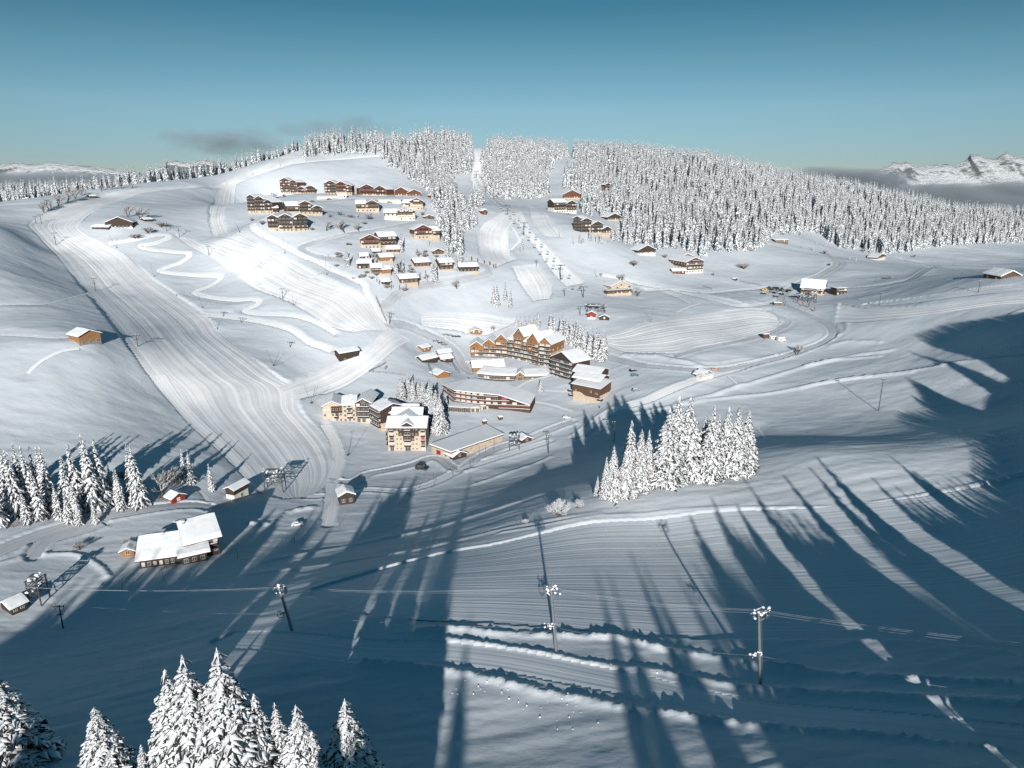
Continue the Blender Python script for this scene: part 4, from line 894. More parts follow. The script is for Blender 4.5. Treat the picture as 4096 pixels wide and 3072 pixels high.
for i in range(len(pts_) - 1):
    B = Seg(root, pts_[i], pts_[i + 1]); hh = min(cb[i][2], cb[i + 1][2])
    for f in range(1, 4):
        zf = 2.35 * f
        if hh - zf < .6: continue
        B.balcony(.0, B.W, zf, 1.5, mt='wood_red', snow=True)
        nc_ = max(1, int(B.W / 3.2))
        if hh - zf > 2.0:
            for c_ in range(nc_): B.win(B.W * (c_ + .5) / nc_, zf + .1, min(2.4, B.W / nc_ * .75), 1.9, 'f', random.choice(['curtain', 'glass', 'curtain', 'curtain_teal'] if not (i == 4 and f == 2) else ['curtain_red']))
    if i > 3: B.balcony(0, B.W, .5, 1.7, mt='wood_brown')
root = empty('annex_building', (*P_(215,1062), 0), 'low flat-roofed annex with dark openings in front of the curved block', 'annex'); root.location.z = gz(*P_(400,1075)) - .1
B = seg(215,1062,428,1078,8,2.6,'flat', upper='wood_brown', base_h=0, snow=.4); B.facade(1, 4, 2.6, None, z0=.5, big=True, curt=0)
B = seg(432,1076,520,1070,8,2.6,'flat', upper='plaster', base_h=0, snow=.4); B.facade(1, 2, 2.6, None, z0=.5, big=True, curt=0)
B = seg(530,1050,600,1042,6,2.6,'flat', upper='plaster', base_h=0, snow=.4); B.facade(1, 1, 2.6, None, z0=.5, big=True, curt=0)
# pale flats in the foreground of the village
P_ = lambda x, y: hq('D', x, y)
root = empty('apartment_complex', (*P_(205,510), 0), 'pale cream flats with dark timber bays beside the end of the main run', 'apartment building'); root.location.z = gz(*P_(500,535)) - .3; z_l = root.location.z
B = seg(207,510,383,527,15,9.6,'gy', upper='plaster', base_h=0, rise=2.3); B.facade(3, 5, 3.0, [(1, .55, .75)], z0=1.1)
q = MB(); q.box(B.W * .42, B.W * .98, -.16, -.068, 5.6, 9.4); q.box(B.W * .62, B.W * .8, -.16, -.068, 2.4, 5.6); q.xf(B.T); q.build('timber_cladding', M['wood_dark'], root)
B.balcony(B.Dp * .1, B.Dp * .45, 3.2, 1.3, 'l'); B.balcony(B.Dp * .1, B.Dp * .45, 6.0, 1.3, 'l')
B = seg(386,527,500,532,15,9.8,'gx', upper='plaster', base_h=0, rise=2.6); B.facade(4, 3, 2.5, [(1, .3, .75), (2, .3, .75), (3, .3, .75)], z0=.9); B.chimney(.6, .5)
B = seg(502,538,636,550,17,11.0,'gy', upper='wood_dark', base_h=3.4, lower='plaster', rise=2.2); B.facade(4, 3, 2.75, [(1, .1, .9), (2, .1, .9), (3, .1, .9)], z0=.9, big=True); B.win(B.W / 2, 11.1, 2.4, 1.1)
B = seg(640,552,722,622,14,9.6,'gx', upper='wood_dark', base_h=2.5, lower='plaster', rise=2.4); B.facade(4, 4, 2.45, [(0, .02, .98), (1, .02, .98), (2, .02, .98), (3, .02, .98)], z0=.9); B.chimney(.4, .5)
root2 = root
root = empty('apartment_complex', (*P_(785,790), 0), 'five-storey cream end block with a dark shield round its middle windows', 'apartment building'); root.location.z = gz(*P_(900,792)) - .3
B = seg(785,790,1116,788,13,12.6,'gx', upper='plaster', base_h=0, rise=2.9, over=1.0, snow=.6)
Wf = B.W
q = MB(); q.box(Wf * .28, Wf * .82, -.15, -.068, 8.0, 12.5); q.box(Wf * .0, Wf * .28, -.15, -.068, 10.6, 12.5); q.box(Wf * .82, Wf * 1.0, -.15, -.068, 10.6, 12.5); q.box(Wf * .4, Wf * .7, -.15, -.068, 5.4, 8.0); q.xf(B.T); q.build('timber_cladding', M['wood_dark'], root)
for f in range(5):
    z_ = f * 2.55
    for fx, w_ in ((.10, 1.8), (.52, 2.6), (.93, 1.6)):
        B.win(Wf * fx, z_ + .3, w_, 1.8, 'f', random.choice(['glass', 'curtain']) if not (fx > .9 and f == 2) else 'curtain_red')
        if f > 0: B.balcony(Wf * fx - w_ * .62, Wf * fx + w_ * .62, z_ + .12, 1.2)
    for fx in (.24, .34, .66, .76): B.win(Wf * fx, z_ + .9, .65, .8)
gb = Block(root, tuple(np.array(P_(785,790)) + B.a * Wf * .38 - B.n * .5), tuple(np.array(P_(785,790)) + B.a * Wf * .66 - B.n * .5), 6, 13.6, 'gy', rise=1.5, base_h=10.4, lower='wood_dark', upper='wood_dark', over=.7, foot=-10.3); gb.win(gb.W / 2, 10.9, 2.2, 1.9)
o_b = np.array(P_(785,790))
B3 = Block(root, tuple(o_b + B.n * 13.2), tuple(o_b + B.a * Wf * .8 + B.n * 13.2), 12, 12.8, 'gx', rise=3.4, base_h=0, upper='wood_dark')
B4 = Block(root, tuple(o_b + B.a * Wf * .1 + B.n * 9), tuple(o_b + B.a * Wf * .75 + B.n * 9), 12, 13.2, 'gy', rise=2.6, base_h=12.9, upper='wood_dark', foot=-12.8)
B5 = Block(root, tuple(o_b + B.n * 25.4 - B.a * 3), tuple(o_b + B.a * Wf * .6 + B.n * 25.4), 11, 11.6, 'gx', rise=2.6, base_h=0, upper='wood_dark')
B.facade(4, 3, 2.55, [(1, .2, .9), (2, .2, .9), (3, .2, .9)], face='l')
B3.facade(4, 3, 2.55, [(1, .1, .9), (2, .1, .9), (3, .1, .9)], face='l')
# long sunken garage
root = empty('garage', (*P_(1345,862), 0), 'long low cream garage with a vast flat snow roof beside the fence', 'garage'); root.location.z = gz(*P_(1345,862)) - .2
gp = [P_(1165,800), P_(1345,862), P_(1790,690)]; rl = np.array([root.location.x, root.location.y])
a, b2, c2 = [np.array(p) - rl for p in gp]; d2 = a + (c2 - b2) * .9 + np.array([4.0, 6.0])
w_ = MB(); w_.hexa([(*a, -2), (*b2, -2), (*c2, -2), (*d2, -2)], [(*a, 3.6), (*b2, 3.6), (*c2, 3.0), (*d2, 3.4)]); w_.build('wall', M['plaster'], root)
def grow(p, k): cen = (a + b2 + c2 + d2) / 4; return p + (p - cen) / np.linalg.norm(p - cen) * k
ga, gb_, gc, gd = [grow(p, 1.0) for p in (a, b2, c2, d2)]
w_ = MB(); w_.hexa([(*ga, 3.62), (*gb_, 3.62), (*gc, 3.02), (*gd, 3.42)], [(*ga, 4.1), (*gb_, 4.1), (*gc, 3.5), (*gd, 3.9)]); rf_ = w_.build('roof', M['wood_dark'], root)
w_ = MB(); w_.hexa([(*ga, 4.104), (*gb_, 4.104), (*gc, 3.504), (*gd, 3.904)], [(*grow(a, .8), 4.55), (*grow(b2, .8), 4.55), (*grow(c2, .8), 3.95), (*grow(d2, .8), 4.35)]); w_.build('roof_snow', M['snow_roof'], rf_)
for p_ in (a, b2, c2, d2, (a + c2) / 2): BUILT.append((p_[0] + rl[0], p_[1] + rl[1], 9))
B = Seg(root, gp[0], gp[1]); q = MB(); q.box(B.W * .25, B.W * .45, -.12, -.005, 0, 2.3); q.xf(B.T); q.build('door', M['red_paint'], root); B.win(B.W * .08, .4, .6, 1.4); B.win(B.W * .7, .5, 1.1, .9)
B = Seg(root, gp[1], gp[2])
for fx in (.35, .37, .72, .74): B.win(B.W * fx, 1.9, .8, .5)
building('hut', 'D', [(1355,868,1470,835,60,'gy',6,{'fac': (1, 1)})], 'small dark timber lean-to with a snow roof at the corner of the long garage', 'hut', upper='wood_dark', lowf=0)
# small things of the village and the valley
sm_ = lambda c, bl, label, cat='hut', **k: building('hut', c, bl, label, cat, None, **{**dict(upper='wood_brown', lowf=0), **k})
sm_('O', [(150,755,365,748,100,'gx',7)], 'low dark hut with a wide snow roof, left of the fenced court', slope=.5, snow=.6, upper='wood_dark')
sm_('O', [(428,740,590,735,90,'gx',6)], 'dark hut with a flat snow roof beside the fenced court', slope=.5, snow=.6, upper='wood_dark')
sm_('O', [(392,648,575,640,70,'gx',5)], 'orange-walled hut just behind the dark hut at the fenced court', upper='wood_orange', snow=.6)
sm_('O', [(150,590,262,580,90,'gx',5)], 'small orange hut with overhanging snow roof near the parked cars', upper='wood_orange', snow=.5)
sm_('O', [(372,985,545,962,95,'gy',8,{'fac': (1, 0), 'balc': []})], 'plain orange gabled shed behind the curved block', upper='wood_orange', slope=.4)
sm_('C', [(435,330,540,318,40,'gy',7)], 'orange chalet with a snowy gable behind the left wing of the timber complex', 'chalet', upper='wood_orange')
sm_('E', [(1018,466,1092,448,54,'gy',4,{'fac': (1, 1)})], 'bright red hut with a snow roof beside the left wood', upper='red_paint', snow=.4, slope=.5)
sm_('E', [(1385,448,1468,418,95,'gx',4,{'fac': (1, 1), 'lowf': .55})], 'little white and brown lift cabin beside the snow-covered tower', lower='plaster_white', upper='wood_dark', snow=.4)
sm_('E', [(75,1132,158,1098,75,'gx',5,{'fac': (1, 2)})], 'dark brown hut with a snow roof in the lower left corner of the valley', upper='wood_dark', snow=.5)
sm_('E', [(722,786,795,780,52,'gy',4,{'fac': (1, 1)})], 'tiny pale wooden playhouse left of the large dark chalet', upper='wood_orange', lower='wood_orange', snow=.4)
sm_('L', [(570,192,660,180,80,'gy',6,{'fac': (1, 2)})], 'black-walled hut with a domed snow roof below the piste tower', upper='wood_dark', snow=.7)
sm_('K', [(1020,1050,1110,1030,34,'flat',4,{'fac': (1, 0), 'balc': []})], 'low white container, front one of the three sheds by the car park road', upper='plaster_white')
sm_('K', [(1020,1035,1062,1022,52,'gy',5,{'fac': (1, 0), 'balc': []})], 'brown snow-roofed shed, middle one of the three sheds by the car park road', upper='wood_grey')
sm_('K', [(1045,1012,1085,1002,44,'gy',5,{'fac': (1, 0), 'balc': []})], 'brown snow-roofed shed, rear one of the three sheds by the car park road', upper='wood_brown')
sm_('K', [(100,556,162,556,58,'gy',6,{'fac': (1, 1)})], 'small hut with a red and white front at the chairlift station', upper='red_paint', lower='plaster_white', lowf=.3)
sm_('K', [(196,562,275,562,40,'gy',6,{'fac': (1, 1)})], 'dark low hut at the chairlift station', upper='wood_dark')
sm_('K', [(1600,452,1660,455,20,'flat',3,{'fac': (1, 0), 'balc': []})], 'little grey hut beside a bare bush at the car park bend', upper='wood_grey')
sm_('V', [(735,783,775,770,22,'gx',6,{'fac': (1, 2)})], 'small dark hut with a snowy roof beside the crossing run', upper='wood_dark')
sm_('V', [(712,857-30+0,748,822,12,'gx',4,{'fac': (1, 0), 'balc': []})], 'half-buried shed beside the lower left lances', upper='wood_dark') if False else None
sm_('C', [(920,1370,1010,1345,50,'gy',5,{'fac': (1, 1)})], 'dark lift cabin with a snow cap beside the snow-covered lift bullwheel', upper='wood_dark', snow=.5)
sm_('B', [(2088,1258,2108,1256,20,'gy',2.5,{'fac': (1, 0), 'balc': []})], 'tiny dark shelter in the middle of the snow field before the car park', upper='wood_dark')
sm_('F', [(985,580,1035,578,18,'gx',4,{'fac': (1, 1)})], 'tiny dark cabin under the frosted tree beside the farmhouse', upper='wood_dark')
for (x_, y_, lb) in ((552,1185,'left one of the two snow-capped boxes before the curved block'), (703,1148,'right one of the two snow-capped boxes before the curved block')):
    building('shelter', 'C', [(x_, y_, x_ + 34, y_ - 6, 26, 'shed', 2, {'shedrise': .4})], lb, 'shelter', 'snow-capped boxes on the lawn', upper='wood_brown', lowf=0, fac=(1, 0), balc=[], over=.3, snow=.35)
# the big dark chalet in the left foreground
root, bs = building('chalet', 'E', [(832,852,1075,822,123,'gx',16,{'slope': .42, 'fac': (1, 7), 'balc': [], 'chim': (.5, .45)}), (1114,802,1298,766,176,'gx',17,{'slope': .42, 'fac': (2, 5), 'chim': (.06, .4), 'balc': [(1, .05, .95)]}), (1078,835,1225,808,60,'shed',5,{'shedrise': 1.0, 'fac': (1, 3), 'balc': []})],
    'large dark chalet with two big snow roofs at the foot of the near hill', 'chalet', upper='wood_dark', lowf=0, snow=.6, over=1.2)
# campers in the field
for (xa, ya, xb, yb, hh, lb) in ((1515,725,1570,722,38,'brown-sided box camper between the two flat snow fields'), (1575,738,1625,735,26,'low white camper between the two flat snow fields'), (1635,758,1695,752,36,'white caravan with a red side beside the bare round bush')):
    sc_ = CROPS['K'][2]; Pa = hq('K', xa, ya); Pb = hq('K', xb, yb); zz = gz(*Pa); D_ = proj(Pa[0], Pa[1], zz)[2]; h_ = hh / sc_ * D_ / FPX
    r = empty('camper', (*Pa, zz), lb, 'camper', 'campers parked in the snow'); ang = math.atan2(Pb[1] - Pa[1], Pb[0] - Pa[0]); r.rotation_euler = (0, 0, ang); L_ = math.hypot(Pb[0] - Pa[0], Pb[1] - Pa[1])
    q = MB(); q.box(0, L_ * .78, 0, 2.2, .5, h_); q.hexa([(L_ * .78, 0, .5), (L_, .1, .5), (L_, 2.1, .5), (L_ * .78, 2.2, .5)], [(L_ * .78, 0, 1.9), (L_ * .9, .1, 1.8), (L_ * .9, 2.1, 1.8), (L_ * .78, 2.2, 1.9)]); q.build('body', M['wood_red' if 'brown' in lb else 'plaster_white'], r)
    q = MB(); q.box(-.1, L_ * .8, -.1, 2.3, h_ + .01, h_ + .4); q.build('roof_snow', M['snow_roof'], r)
    q = MB(); q.box(L_ * .2, L_ * .42, -.05, .02, 1.2, 1.8); q.build('window', M['glass'], r)
    for k in (.2, .8):
        q = MB(); q.tube((L_ * k, .0, .3), (L_ * k, .25, .3), .35, n=10); q.build('wheel', M['metal_dark'], r)
# ------------------------------------------------------------------ lifts
def at_px(c, x, y): u, v = Q(c, x, y); p = hit(u, v); z = gz(*p); return p[0], p[1], z, proj(p[0], p[1], z)[2]
def px_h(c, base, top, D):
    y0 = -(Q(c, 0, base)[1] - 1536) / FPX; y1 = -(Q(c, 0, top)[1] - 1536) / FPX; return D * (y1 - y0) / (cp + sp * y1)
def blob(q, c, r, seed, n=7, sq=.75, m=0):
    """lump of snow"""
    rg = random.Random(seed); k = len(q.v); rings = 4
    for i in range(rings + 1):
        a = math.pi * i / rings - math.pi / 2
        for j in range(n):
            t = 2 * math.pi * j / n; rr_ = r * rg.uniform(.55, 1.4); q.v.append((c[0] + rr_ * math.cos(a) * math.cos(t), c[1] + rr_ * math.cos(a) * math.sin(t), c[2] + rr_ * sq * math.sin(a)))
    for i in range(rings):
        for j in range(n): q.f.append((k + i * n + j, k + i * n + (j + 1) % n, k + (i + 1) * n + (j + 1) % n, k + (i + 1) * n + j)); q.m.append(m)
def near_pylon(bu, bv, tu, tv, label, lean):
    x, y = hit(bu, bv); z = gz(x, y); D = proj(x, y, z)[2]; h = (bv - tv) * D / FPX / .86
    r = empty('lift_pylon', (x, y, z), label, 'lift pylon', 'snow-crusted drag lift pylons on the near hill')
    ax = lambda t: (lean * h * t, 0, h * t); q = MB(); q.tube(ax(-.06), ax(.94), .34, .24, 8); q.build('pole', M['metal'], r)
    q = MB()
    for s in (-.18, .18): q.tube((ax(.02)[0] + .45, s, ax(.02)[2]), (ax(.9)[0] + .42, s, ax(.9)[2]), .03, n=4)
    for k in range(int(h * 2.2)):
        t = .02 + .88 * k / (h * 2.2); a = ax(t); q.tube((a[0] + .45, -.18, a[2]), (a[0] + .45, .18, a[2]), .025, n=4)
    q.build('ladder', M['metal'], r)
    tp = ax(.95); q = MB(); q.tube((tp[0] - 1.5, .1, tp[2] - .6), (tp[0] + .6, 0, tp[2] + 1.1), .12, n=6); q.tube((tp[0] - .3, 0, tp[2] - .1), (tp[0] + 1.9, -.2, tp[2] + .25), .12, n=6); q.tube((tp[0] + 1.2, -.2, tp[2] + .2), (tp[0] + 1.6, -.2, tp[2] - 1.3), .09, n=6)
    q.tube((tp[0] + .4, 0, tp[2] - 1.9), (tp[0] + 1.7, -.1, tp[2] - 1.2), .09, n=6); q.build('crosshead', M['metal'], r)
    q = MB()
    for k in range(14): t = 2 * math.pi * k / 14; t2 = 2 * math.pi * (k + 1) / 14; c_ = (tp[0] + 1.1, -.35, tp[2] - .5); q.tube((c_[0] + .8 * math.cos(t), c_[1], c_[2] + .8 * math.sin(t)), (c_[0] + .8 * math.cos(t2), c_[1], c_[2] + .8 * math.sin(t2)), .07, n=4)
    q.tube((c_[0] - .8, c_[1], c_[2]), (c_[0] + .8, c_[1], c_[2]), .05, n=4); q.build('sheave_wheel', M['metal_dark'], r)
    m_ = ax(.40); q = MB(); q.tube((m_[0] - 2.2, -.1, m_[2] + .5), (m_[0] + .3, 0, m_[2] - .3), .1, n=6); q.tube((m_[0] - 1.6, -.1, m_[2] - .5), (m_[0] + .2, 0, m_[2] + .6), .1, n=6)
    c_ = (m_[0] - 1.3, -.25, m_[2] - .4)
    for k in range(14): t = 2 * math.pi * k / 14; t2 = 2 * math.pi * (k + 1) / 14; q.tube((c_[0] + .75 * math.cos(t), c_[1], c_[2] + .75 * math.sin(t)), (c_[0] + .75 * math.cos(t2), c_[1], c_[2] + .75 * math.sin(t2)), .07, n=4)
    q.build('tow_reel', M['metal_dark'], r)
    q = MB(); rg = random.Random(int(bu))
    for k in range(26): blob(q, (tp[0] + rg.uniform(-1.2, 1.9), rg.uniform(-.5, .1), tp[2] + rg.uniform(-1.4, 1.0)), rg.choice([.1, .14, .2, .3]), k + int(bu))
    for k in range(16): blob(q, (m_[0] + rg.uniform(-2.0, .4), rg.uniform(-.4, 0), m_[2] + rg.uniform(-.6, .8)), rg.choice([.1, .15, .25]), k + 50)
    q.build('snow_crust', M['snow_tree'], r, True); return np.array([x, y, z]), h, r
PY = [near_pylon(1167, 2525, 1130, 2350, 'leftmost and most tilted snow-crusted pylon on the near hill, in shadow', -.17),
      near_pylon(2225, 2610, 2195, 2350, 'middle snow-crusted pylon on the near hill, standing between the two snowbanks in the sun', -.09),
      near_pylon(3040, 2743, 3010, 2440, 'rightmost snow-crusted pylon on the near hill with a dark foot', -.11)]
def cable(pts, r=.035, label=None, sag=0.0, name='cable'):
    q = MB(); 
    for a, b in zip(pts[:-1], pts[1:]):
        a = np.array(a, float); b = np.array(b, float); n_ = 10
        L = [a + (b - a) * t - np.array([0, 0, sag * 4 * t * (1 - t)]) for t in np.linspace(0, 1, n_)]
        for p, q2 in zip(L[:-1], L[1:]): q.tube(p, q2, r, n=4)
    o = q.build(name, M['frost'], None); return tag(o, label, 'cable', None)
def ptop(k, f, dx=0, dy=0): c_, h, r_ = PY[k]; ln = (-.17, -.09, -.11)[k]; return c_ + np.array([ln * h * f + dx, dy, h * f])
ext = lambda a, b, t: a + (b - a) * t
for j, (f, dx, lb) in enumerate(((.99, -1.0, 'upper frosted haul cable strung between the near pylons'), (.95, .6, 'middle frosted haul cable strung between the near pylons'), (.91, 1.4, 'lower frosted haul cable just under the pylon heads'), (.40, -1.3, 'single return cable strung at mid height of the near pylons'))):
    A_, B_, C_ = [ptop(k, f, 0, dx * .4) for k in range(3)]
    e = ext(B_, C_, 2.7); s_ = ext(B_, A_, 2.2); cable([s_, A_, B_, C_, e], .010, lb, 1.0)
def t_pylon(c, x, b, t, label, arm=3.0, group='T-shaped lift pylons', snow=True, dbl=False, r0=.22):
    X, Y, Z, D = at_px(c, x, b); h = px_h(c, b, t, D); r = empty('lift_pylon', (X, Y, Z), label, 'lift pylon', group)
    q = MB(); q.tube((0, 0, -1), (0, 0, h), r0, r0 * .7, 7); q.build('pole', M['metal_dark'], r)
    q = MB(); q.tube((-arm / 2, 0, h - .15), (arm / 2, 0, h - .15), r0 * .7, n=5)
    if dbl: q.tube((-arm / 2 * .8, 0, h * .62), (arm / 2 * .6, 0, h * .62), r0 * .6, n=5)
    for s in (-1, 1): q.tube((s * arm / 2, -.5, h + .05), (s * arm / 2, .5, h + .05), .14, n=5); q.tube((s * arm / 2, 0, h - .2), (s * arm / 2 * .8, 0, h - .9), .1, n=5)
    q.build('crossarm', M['metal_dark'], r)
    if snow:
        q = MB()
        for s in (-.45, 0, .4): blob(q, (s * arm, 0, h + .12), .24, int(x + s * 10), sq=.5)
        q.build('snow_crust', M['snow_tree'], r, True)
    return (X, Y, Z + h)
LP_ = 'T-shaped lift pylon '
g1 = [t_pylon('F', 245, 586, 528, LP_ + 'left of a pair at the top bend of the wide run', 3), t_pylon('F', 282, 586, 518, LP_ + 'right of a pair at the top bend of the wide run', 4),
      t_pylon('F', 380, 728, 640, LP_ + 'casting a long shadow, uppermost on the wide run below the bend', 3.5, dbl=True), t_pylon('F', 650, 1042, 950, LP_ + 'in the middle of the left edge of the wide run', 3.5, dbl=True), t_pylon('F', 937, 1418, 1335, LP_ + 'lowest along the left edge of the wide run', 3.5, dbl=True)]
cable(g1[1:], .03, 'thin drag lift cable along the left edge of the wide run', .5)
g2 = [t_pylon('F', 1222, 682, 600, LP_ + 'at the upper left corner of the beginner run', 3.5, dbl=True), t_pylon('F', 1422, 805, 738, LP_ + 'second down the left edge of the beginner run'), t_pylon('F', 1925, 1094, 1020, LP_ + 'third down the left edge of the beginner run', dbl=True)]
cable(g2, .03, 'thin drag lift cable along the beginner run', .5)
for (c, x, b, t, lb) in (('F', 1135, 642, 596, 'short, beside the frosted shrubs below the farmhouse'), ('F', 1520, 1217, 1182, 'short and bent, right of the zigzag track'), ('F', 1642, 1267, 1233, 'short, on the service track under the zigzag'), ('F', 1975, 1427, 1390, 'shortest, on the bare slope above the crossing run'),
    ('F', 590, 412, 342, 'at the hut on the left ridge'), ('A', 1325, 1398, 1300, 'beside the climbing road bend'), ('K', 210, 216, 190, 'tiny, on the slope left of the cream chalet'),
    ('G', 1770, 1078, 995, 'dark and snow-crusted near the far right barn'), ('G', 1078, 1180, 1095, 'frosted, on the run entering from the right'), ('E', 375, 1205, 1072, 'dark and tilted at the lower left, in shadow'), ('C', 1170, 1448, 1270, 'grey and frosted beside the lift cabin'), ('J', 345, 706, 528, 'dark, standing in the shade below the end block'), ('C', 1470, 150, 60, 'cluster-headed, at the foot of the chairlift station')):
    t_pylon(c, x, b, t, LP_ + lb, 2.6, dbl=(b - t) > 90)
X = t_pylon('P', 775, 606, 290, 'tall frosted pole with two snowy arms on the right side of the dark slope', 1.8, 'T-shaped lift pylons', dbl=True, r0=.2)
# chairlift
ch = [('B', 870, 1392, 1305), ('B', 687, 1240, 1118), ('B', 393, 897, 792), ('B', 262, 727, 650), ('B', 83, 556, 490), ('B', 10, 420, 365)]
nm = ['lowest', 'second lowest', 'third', 'fourth', 'fifth', 'highest visible']; tops = []
for (c, x, b, t), n_ in zip(ch, nm): tops.append(t_pylon(c, x, b, t, n_ + ' steel tower of the chairlift', 6.5, 'chairlift towers', dbl=False, r0=.35))
tops = [np.array(t) for t in tops]
for k, (x, b, t) in enumerate(((493, 1137, 1075), (720, 1382, 1320))): t_pylon('B', x, b, t, ('upper', 'lower')[k] + ' frosted pylon left of the chairlift line', 2.5, 'frosted pylons left of the chairlift')
def chair_meshes():
    q = MB(); q.tube((0, 0, 0), (0, .25, -2.2), .05, n=5); q.tube((-1.1, .25, -2.2), (1.1, .25, -2.2), .06, n=5); q.tube((-1.1, .25, -2.2), (-1.1, .1, -3.6), .05, n=5); q.tube((1.1, .25, -2.2), (1.1, .1, -3.6), .05, n=5)
    s = MB(); s.box(-1.1, 1.1, -.35, .2, -3.7, -3.6); s.box(-1.1, 1.1, .2, .28, -3.6, -2.9)
    n_ = MB(); n_.box(-1.08, 1.08, -.34, .15, -3.595, -3.42)
    out = []
    for nm_, m_, mt in (('hanger', q, 'metal_dark'), ('seat', s, 'metal_dark'), ('snow_cover', n_, 'snow_tree')):
        me = bpy.data.meshes.new(nm_); me.from_pydata(m_.v, [], m_.f); me.materials.append(M[mt]); out.append((nm_, me))
    return out
CHM = chair_meshes()
for side in (-1, 1):
    pts3 = []
    for i in range(len(tops)):
        a = tops[max(i - 1, 0)][:2]; b = tops[min(i + 1, len(tops) - 1)][:2]; d = (b - a) / np.linalg.norm(b - a); pts3.append(tops[i] + np.array([-d[1] * 3.2 * side, d[0] * 3.2 * side, 0]))
    cable(pts3, .04, ('left' if side > 0 else 'right') + ' haul rope of the chairlift', 1.6)
    L = 0
    for i in range(len(pts3) - 1):
        a, b = pts3[i], pts3[i + 1]; Ls = np.linalg.norm(b - a); n_ = max(1, int(Ls / 13))
        for k in range(n_):
            t = (k + .5) / n_; p = a + (b - a) * t - np.array([0, 0, 1.6 * 4 * t * (1 - t)]); r = empty('chairlift_chair', tuple(p), 'empty chair with a little snow hanging from the %s rope of the chairlift' % ('left' if side > 0 else 'right'), 'lift chair', 'empty chairs on the %s rope of the chairlift' % ('left' if side > 0 else 'right'))
            for nm_, me in CHM: o = bpy.data.objects.new(nm_, me); COL.objects.link(o); o.parent = r
# snow-making lances: thin poles with a head
def lance(c, bx, by, tx, ty, label, group='snow-making lances on the slopes'):
    X, Y, Z, D = at_px(c, bx, by); h = px_h(c, by, ty, D); dx = (tx - bx) / CROPS[c][2] * D / FPX
    r = empty('snow_lance', (X, Y, Z), label, 'snow lance', group); q = MB(); q.tube((0, 0, -.5), (dx, 0, h), .10, .05, 5); q.build('pole', M['metal_dark'], r)
    q = MB(); q.tube((dx, 0, h), (dx * 1.05, 0, h * 1.04), .14, .12, 6); q.build('nozzle', M['metal_dark'], r)
    q = MB(); q.tube((-.3, 0, 0), (.1, 0, 1.0), .22, .16, 6); q.build('foot_box', M['metal_dark'], r)
for i, a in enumerate([('D',100,385,55,230,'left-leaning lance of the pair below the crossing run'),('D',106,385,170,232,'right-leaning lance of the pair below the crossing run'),('D',420,830,360,645,'left-leaning lance of the pair in front of the pale flats'),('D',428,830,470,622,'right-leaning lance of the pair in front of the pale flats'),
    ('K',610,576,622,456,'upright lance of the pair at the practice field corner'),('K',606,574,555,497,'left-leaning lance of the pair at the practice field corner'),('F',1862,1565,1830,1460,'left-leaning lance on the slope above the wide run foot'),('F',1866,1565,1940,1482,'right-leaning lance on the slope above the wide run foot'),
    ('F',797,750,757,668,'lance at the start of the zigzag track'),('F',1052,955,1036,870,'lance at the second bend of the zigzag track'),('F',1380,1167,1362,1085,'lance below the third bend of the zigzag track'),('F',1482,1312,1440,1215,'lance beside the lower edge of the wide run'),('F',2001,1147,1996,1090,'lance beside the beginner run fence'),
    ('A',120,668,95,595,'lance at the top right corner of the beginner run'),('A',484,836,476,722,'lance along the upper right edge of the beginner run'),('A',820,1020,815,895,'lance with a box beside the lower right edge of the beginner run'),('B',682,905,672,840,'lance on the strip beyond the chairlift'),('B',792,965,785,905,'lance below the strip beyond the chairlift'),
    ('B',976,1226,965,1155,'lance left of the cream chalet'),('F',1635,652,1620,595,'lance where the ridge link meets the beginner run'),('F',1545,319,1530,275,'lance on the ridge above the link'),('F',1725,250,1712,215,'lance on the ridge run halfway up'),('F',1910,189,1895,120,'lance on the upper ridge run'),
    ('G',1052,1012,1055,965,'frosted lance left of the far right road'),('G',1645,1003,1648,955,'frosted lance left of the far right barn'),('G',1592,905,1597,855,'frosted lance on the upper far right slope'),('G',1430,900,1432,855,'frosted lance above the far road bend'),('G',2062,972,2068,915,'frosted lance right of the far right barn')]): lance(*a)
# slim marker poles
def pole(c, x, b, t, label, group, col='metal_dark', r=.07, banner=None):
    X, Y, Z, D = at_px(c, x, b); h = px_h(c, b, t, D); ro = empty('marker_pole', (X, Y, Z), label, 'pole', group); q = MB(); q.tube((0, 0, -.5), (random.uniform(-.03, .03) * h, 0, h), r, r * .8, 5); q.build('pole', M[col], ro)
    if banner:
        q = MB(); q.box(.06, .75, -.03, .03, h * .25, h * .95); q.build('banner', M[banner], ro)
for x, b, t in ((683,1217,1165),(795,1217,1170),(1000,1172,1060),(1055,1112,1000),(1185,1090,970),(1350,1005,905),(1387,952,880),(1505,925,830),(1530,890,790),(1585,830,745),(1640,790,735),(1715,790,670)): pole('D', x, b, t, 'slim dark fence post along the track at the foot of the near hill', 'slim posts along the track at the foot of the near hill')
for x, b, t in ((725,990,925),(968,928,865),(1195,866,800),(1405,800,740),(1690,702,675),(1740,702,670),(2003,597,538)): pole('E', x, b, t, 'slim dark post in the shadow in front of the large dark chalet', 'slim posts in front of the large dark chalet')
for x, b, t in ((1783,436,398),(1825,458,420),(1873,480,440),(1920,508,468)): pole('K', x, b, t, 'dark red banner on a pole beside the valley road', 'red banners beside the valley road', banner='red_paint')
for x, b, t in ((1980,888,845),(2028,898,858),(2083,912,872),(2127,925,880),(2158,945,905),(2175,955,915)): pole('A', x, b, t, 'dark post with a reddish pad below the groomed bowl', 'padded posts below the groomed bowl', banner='wood_red')
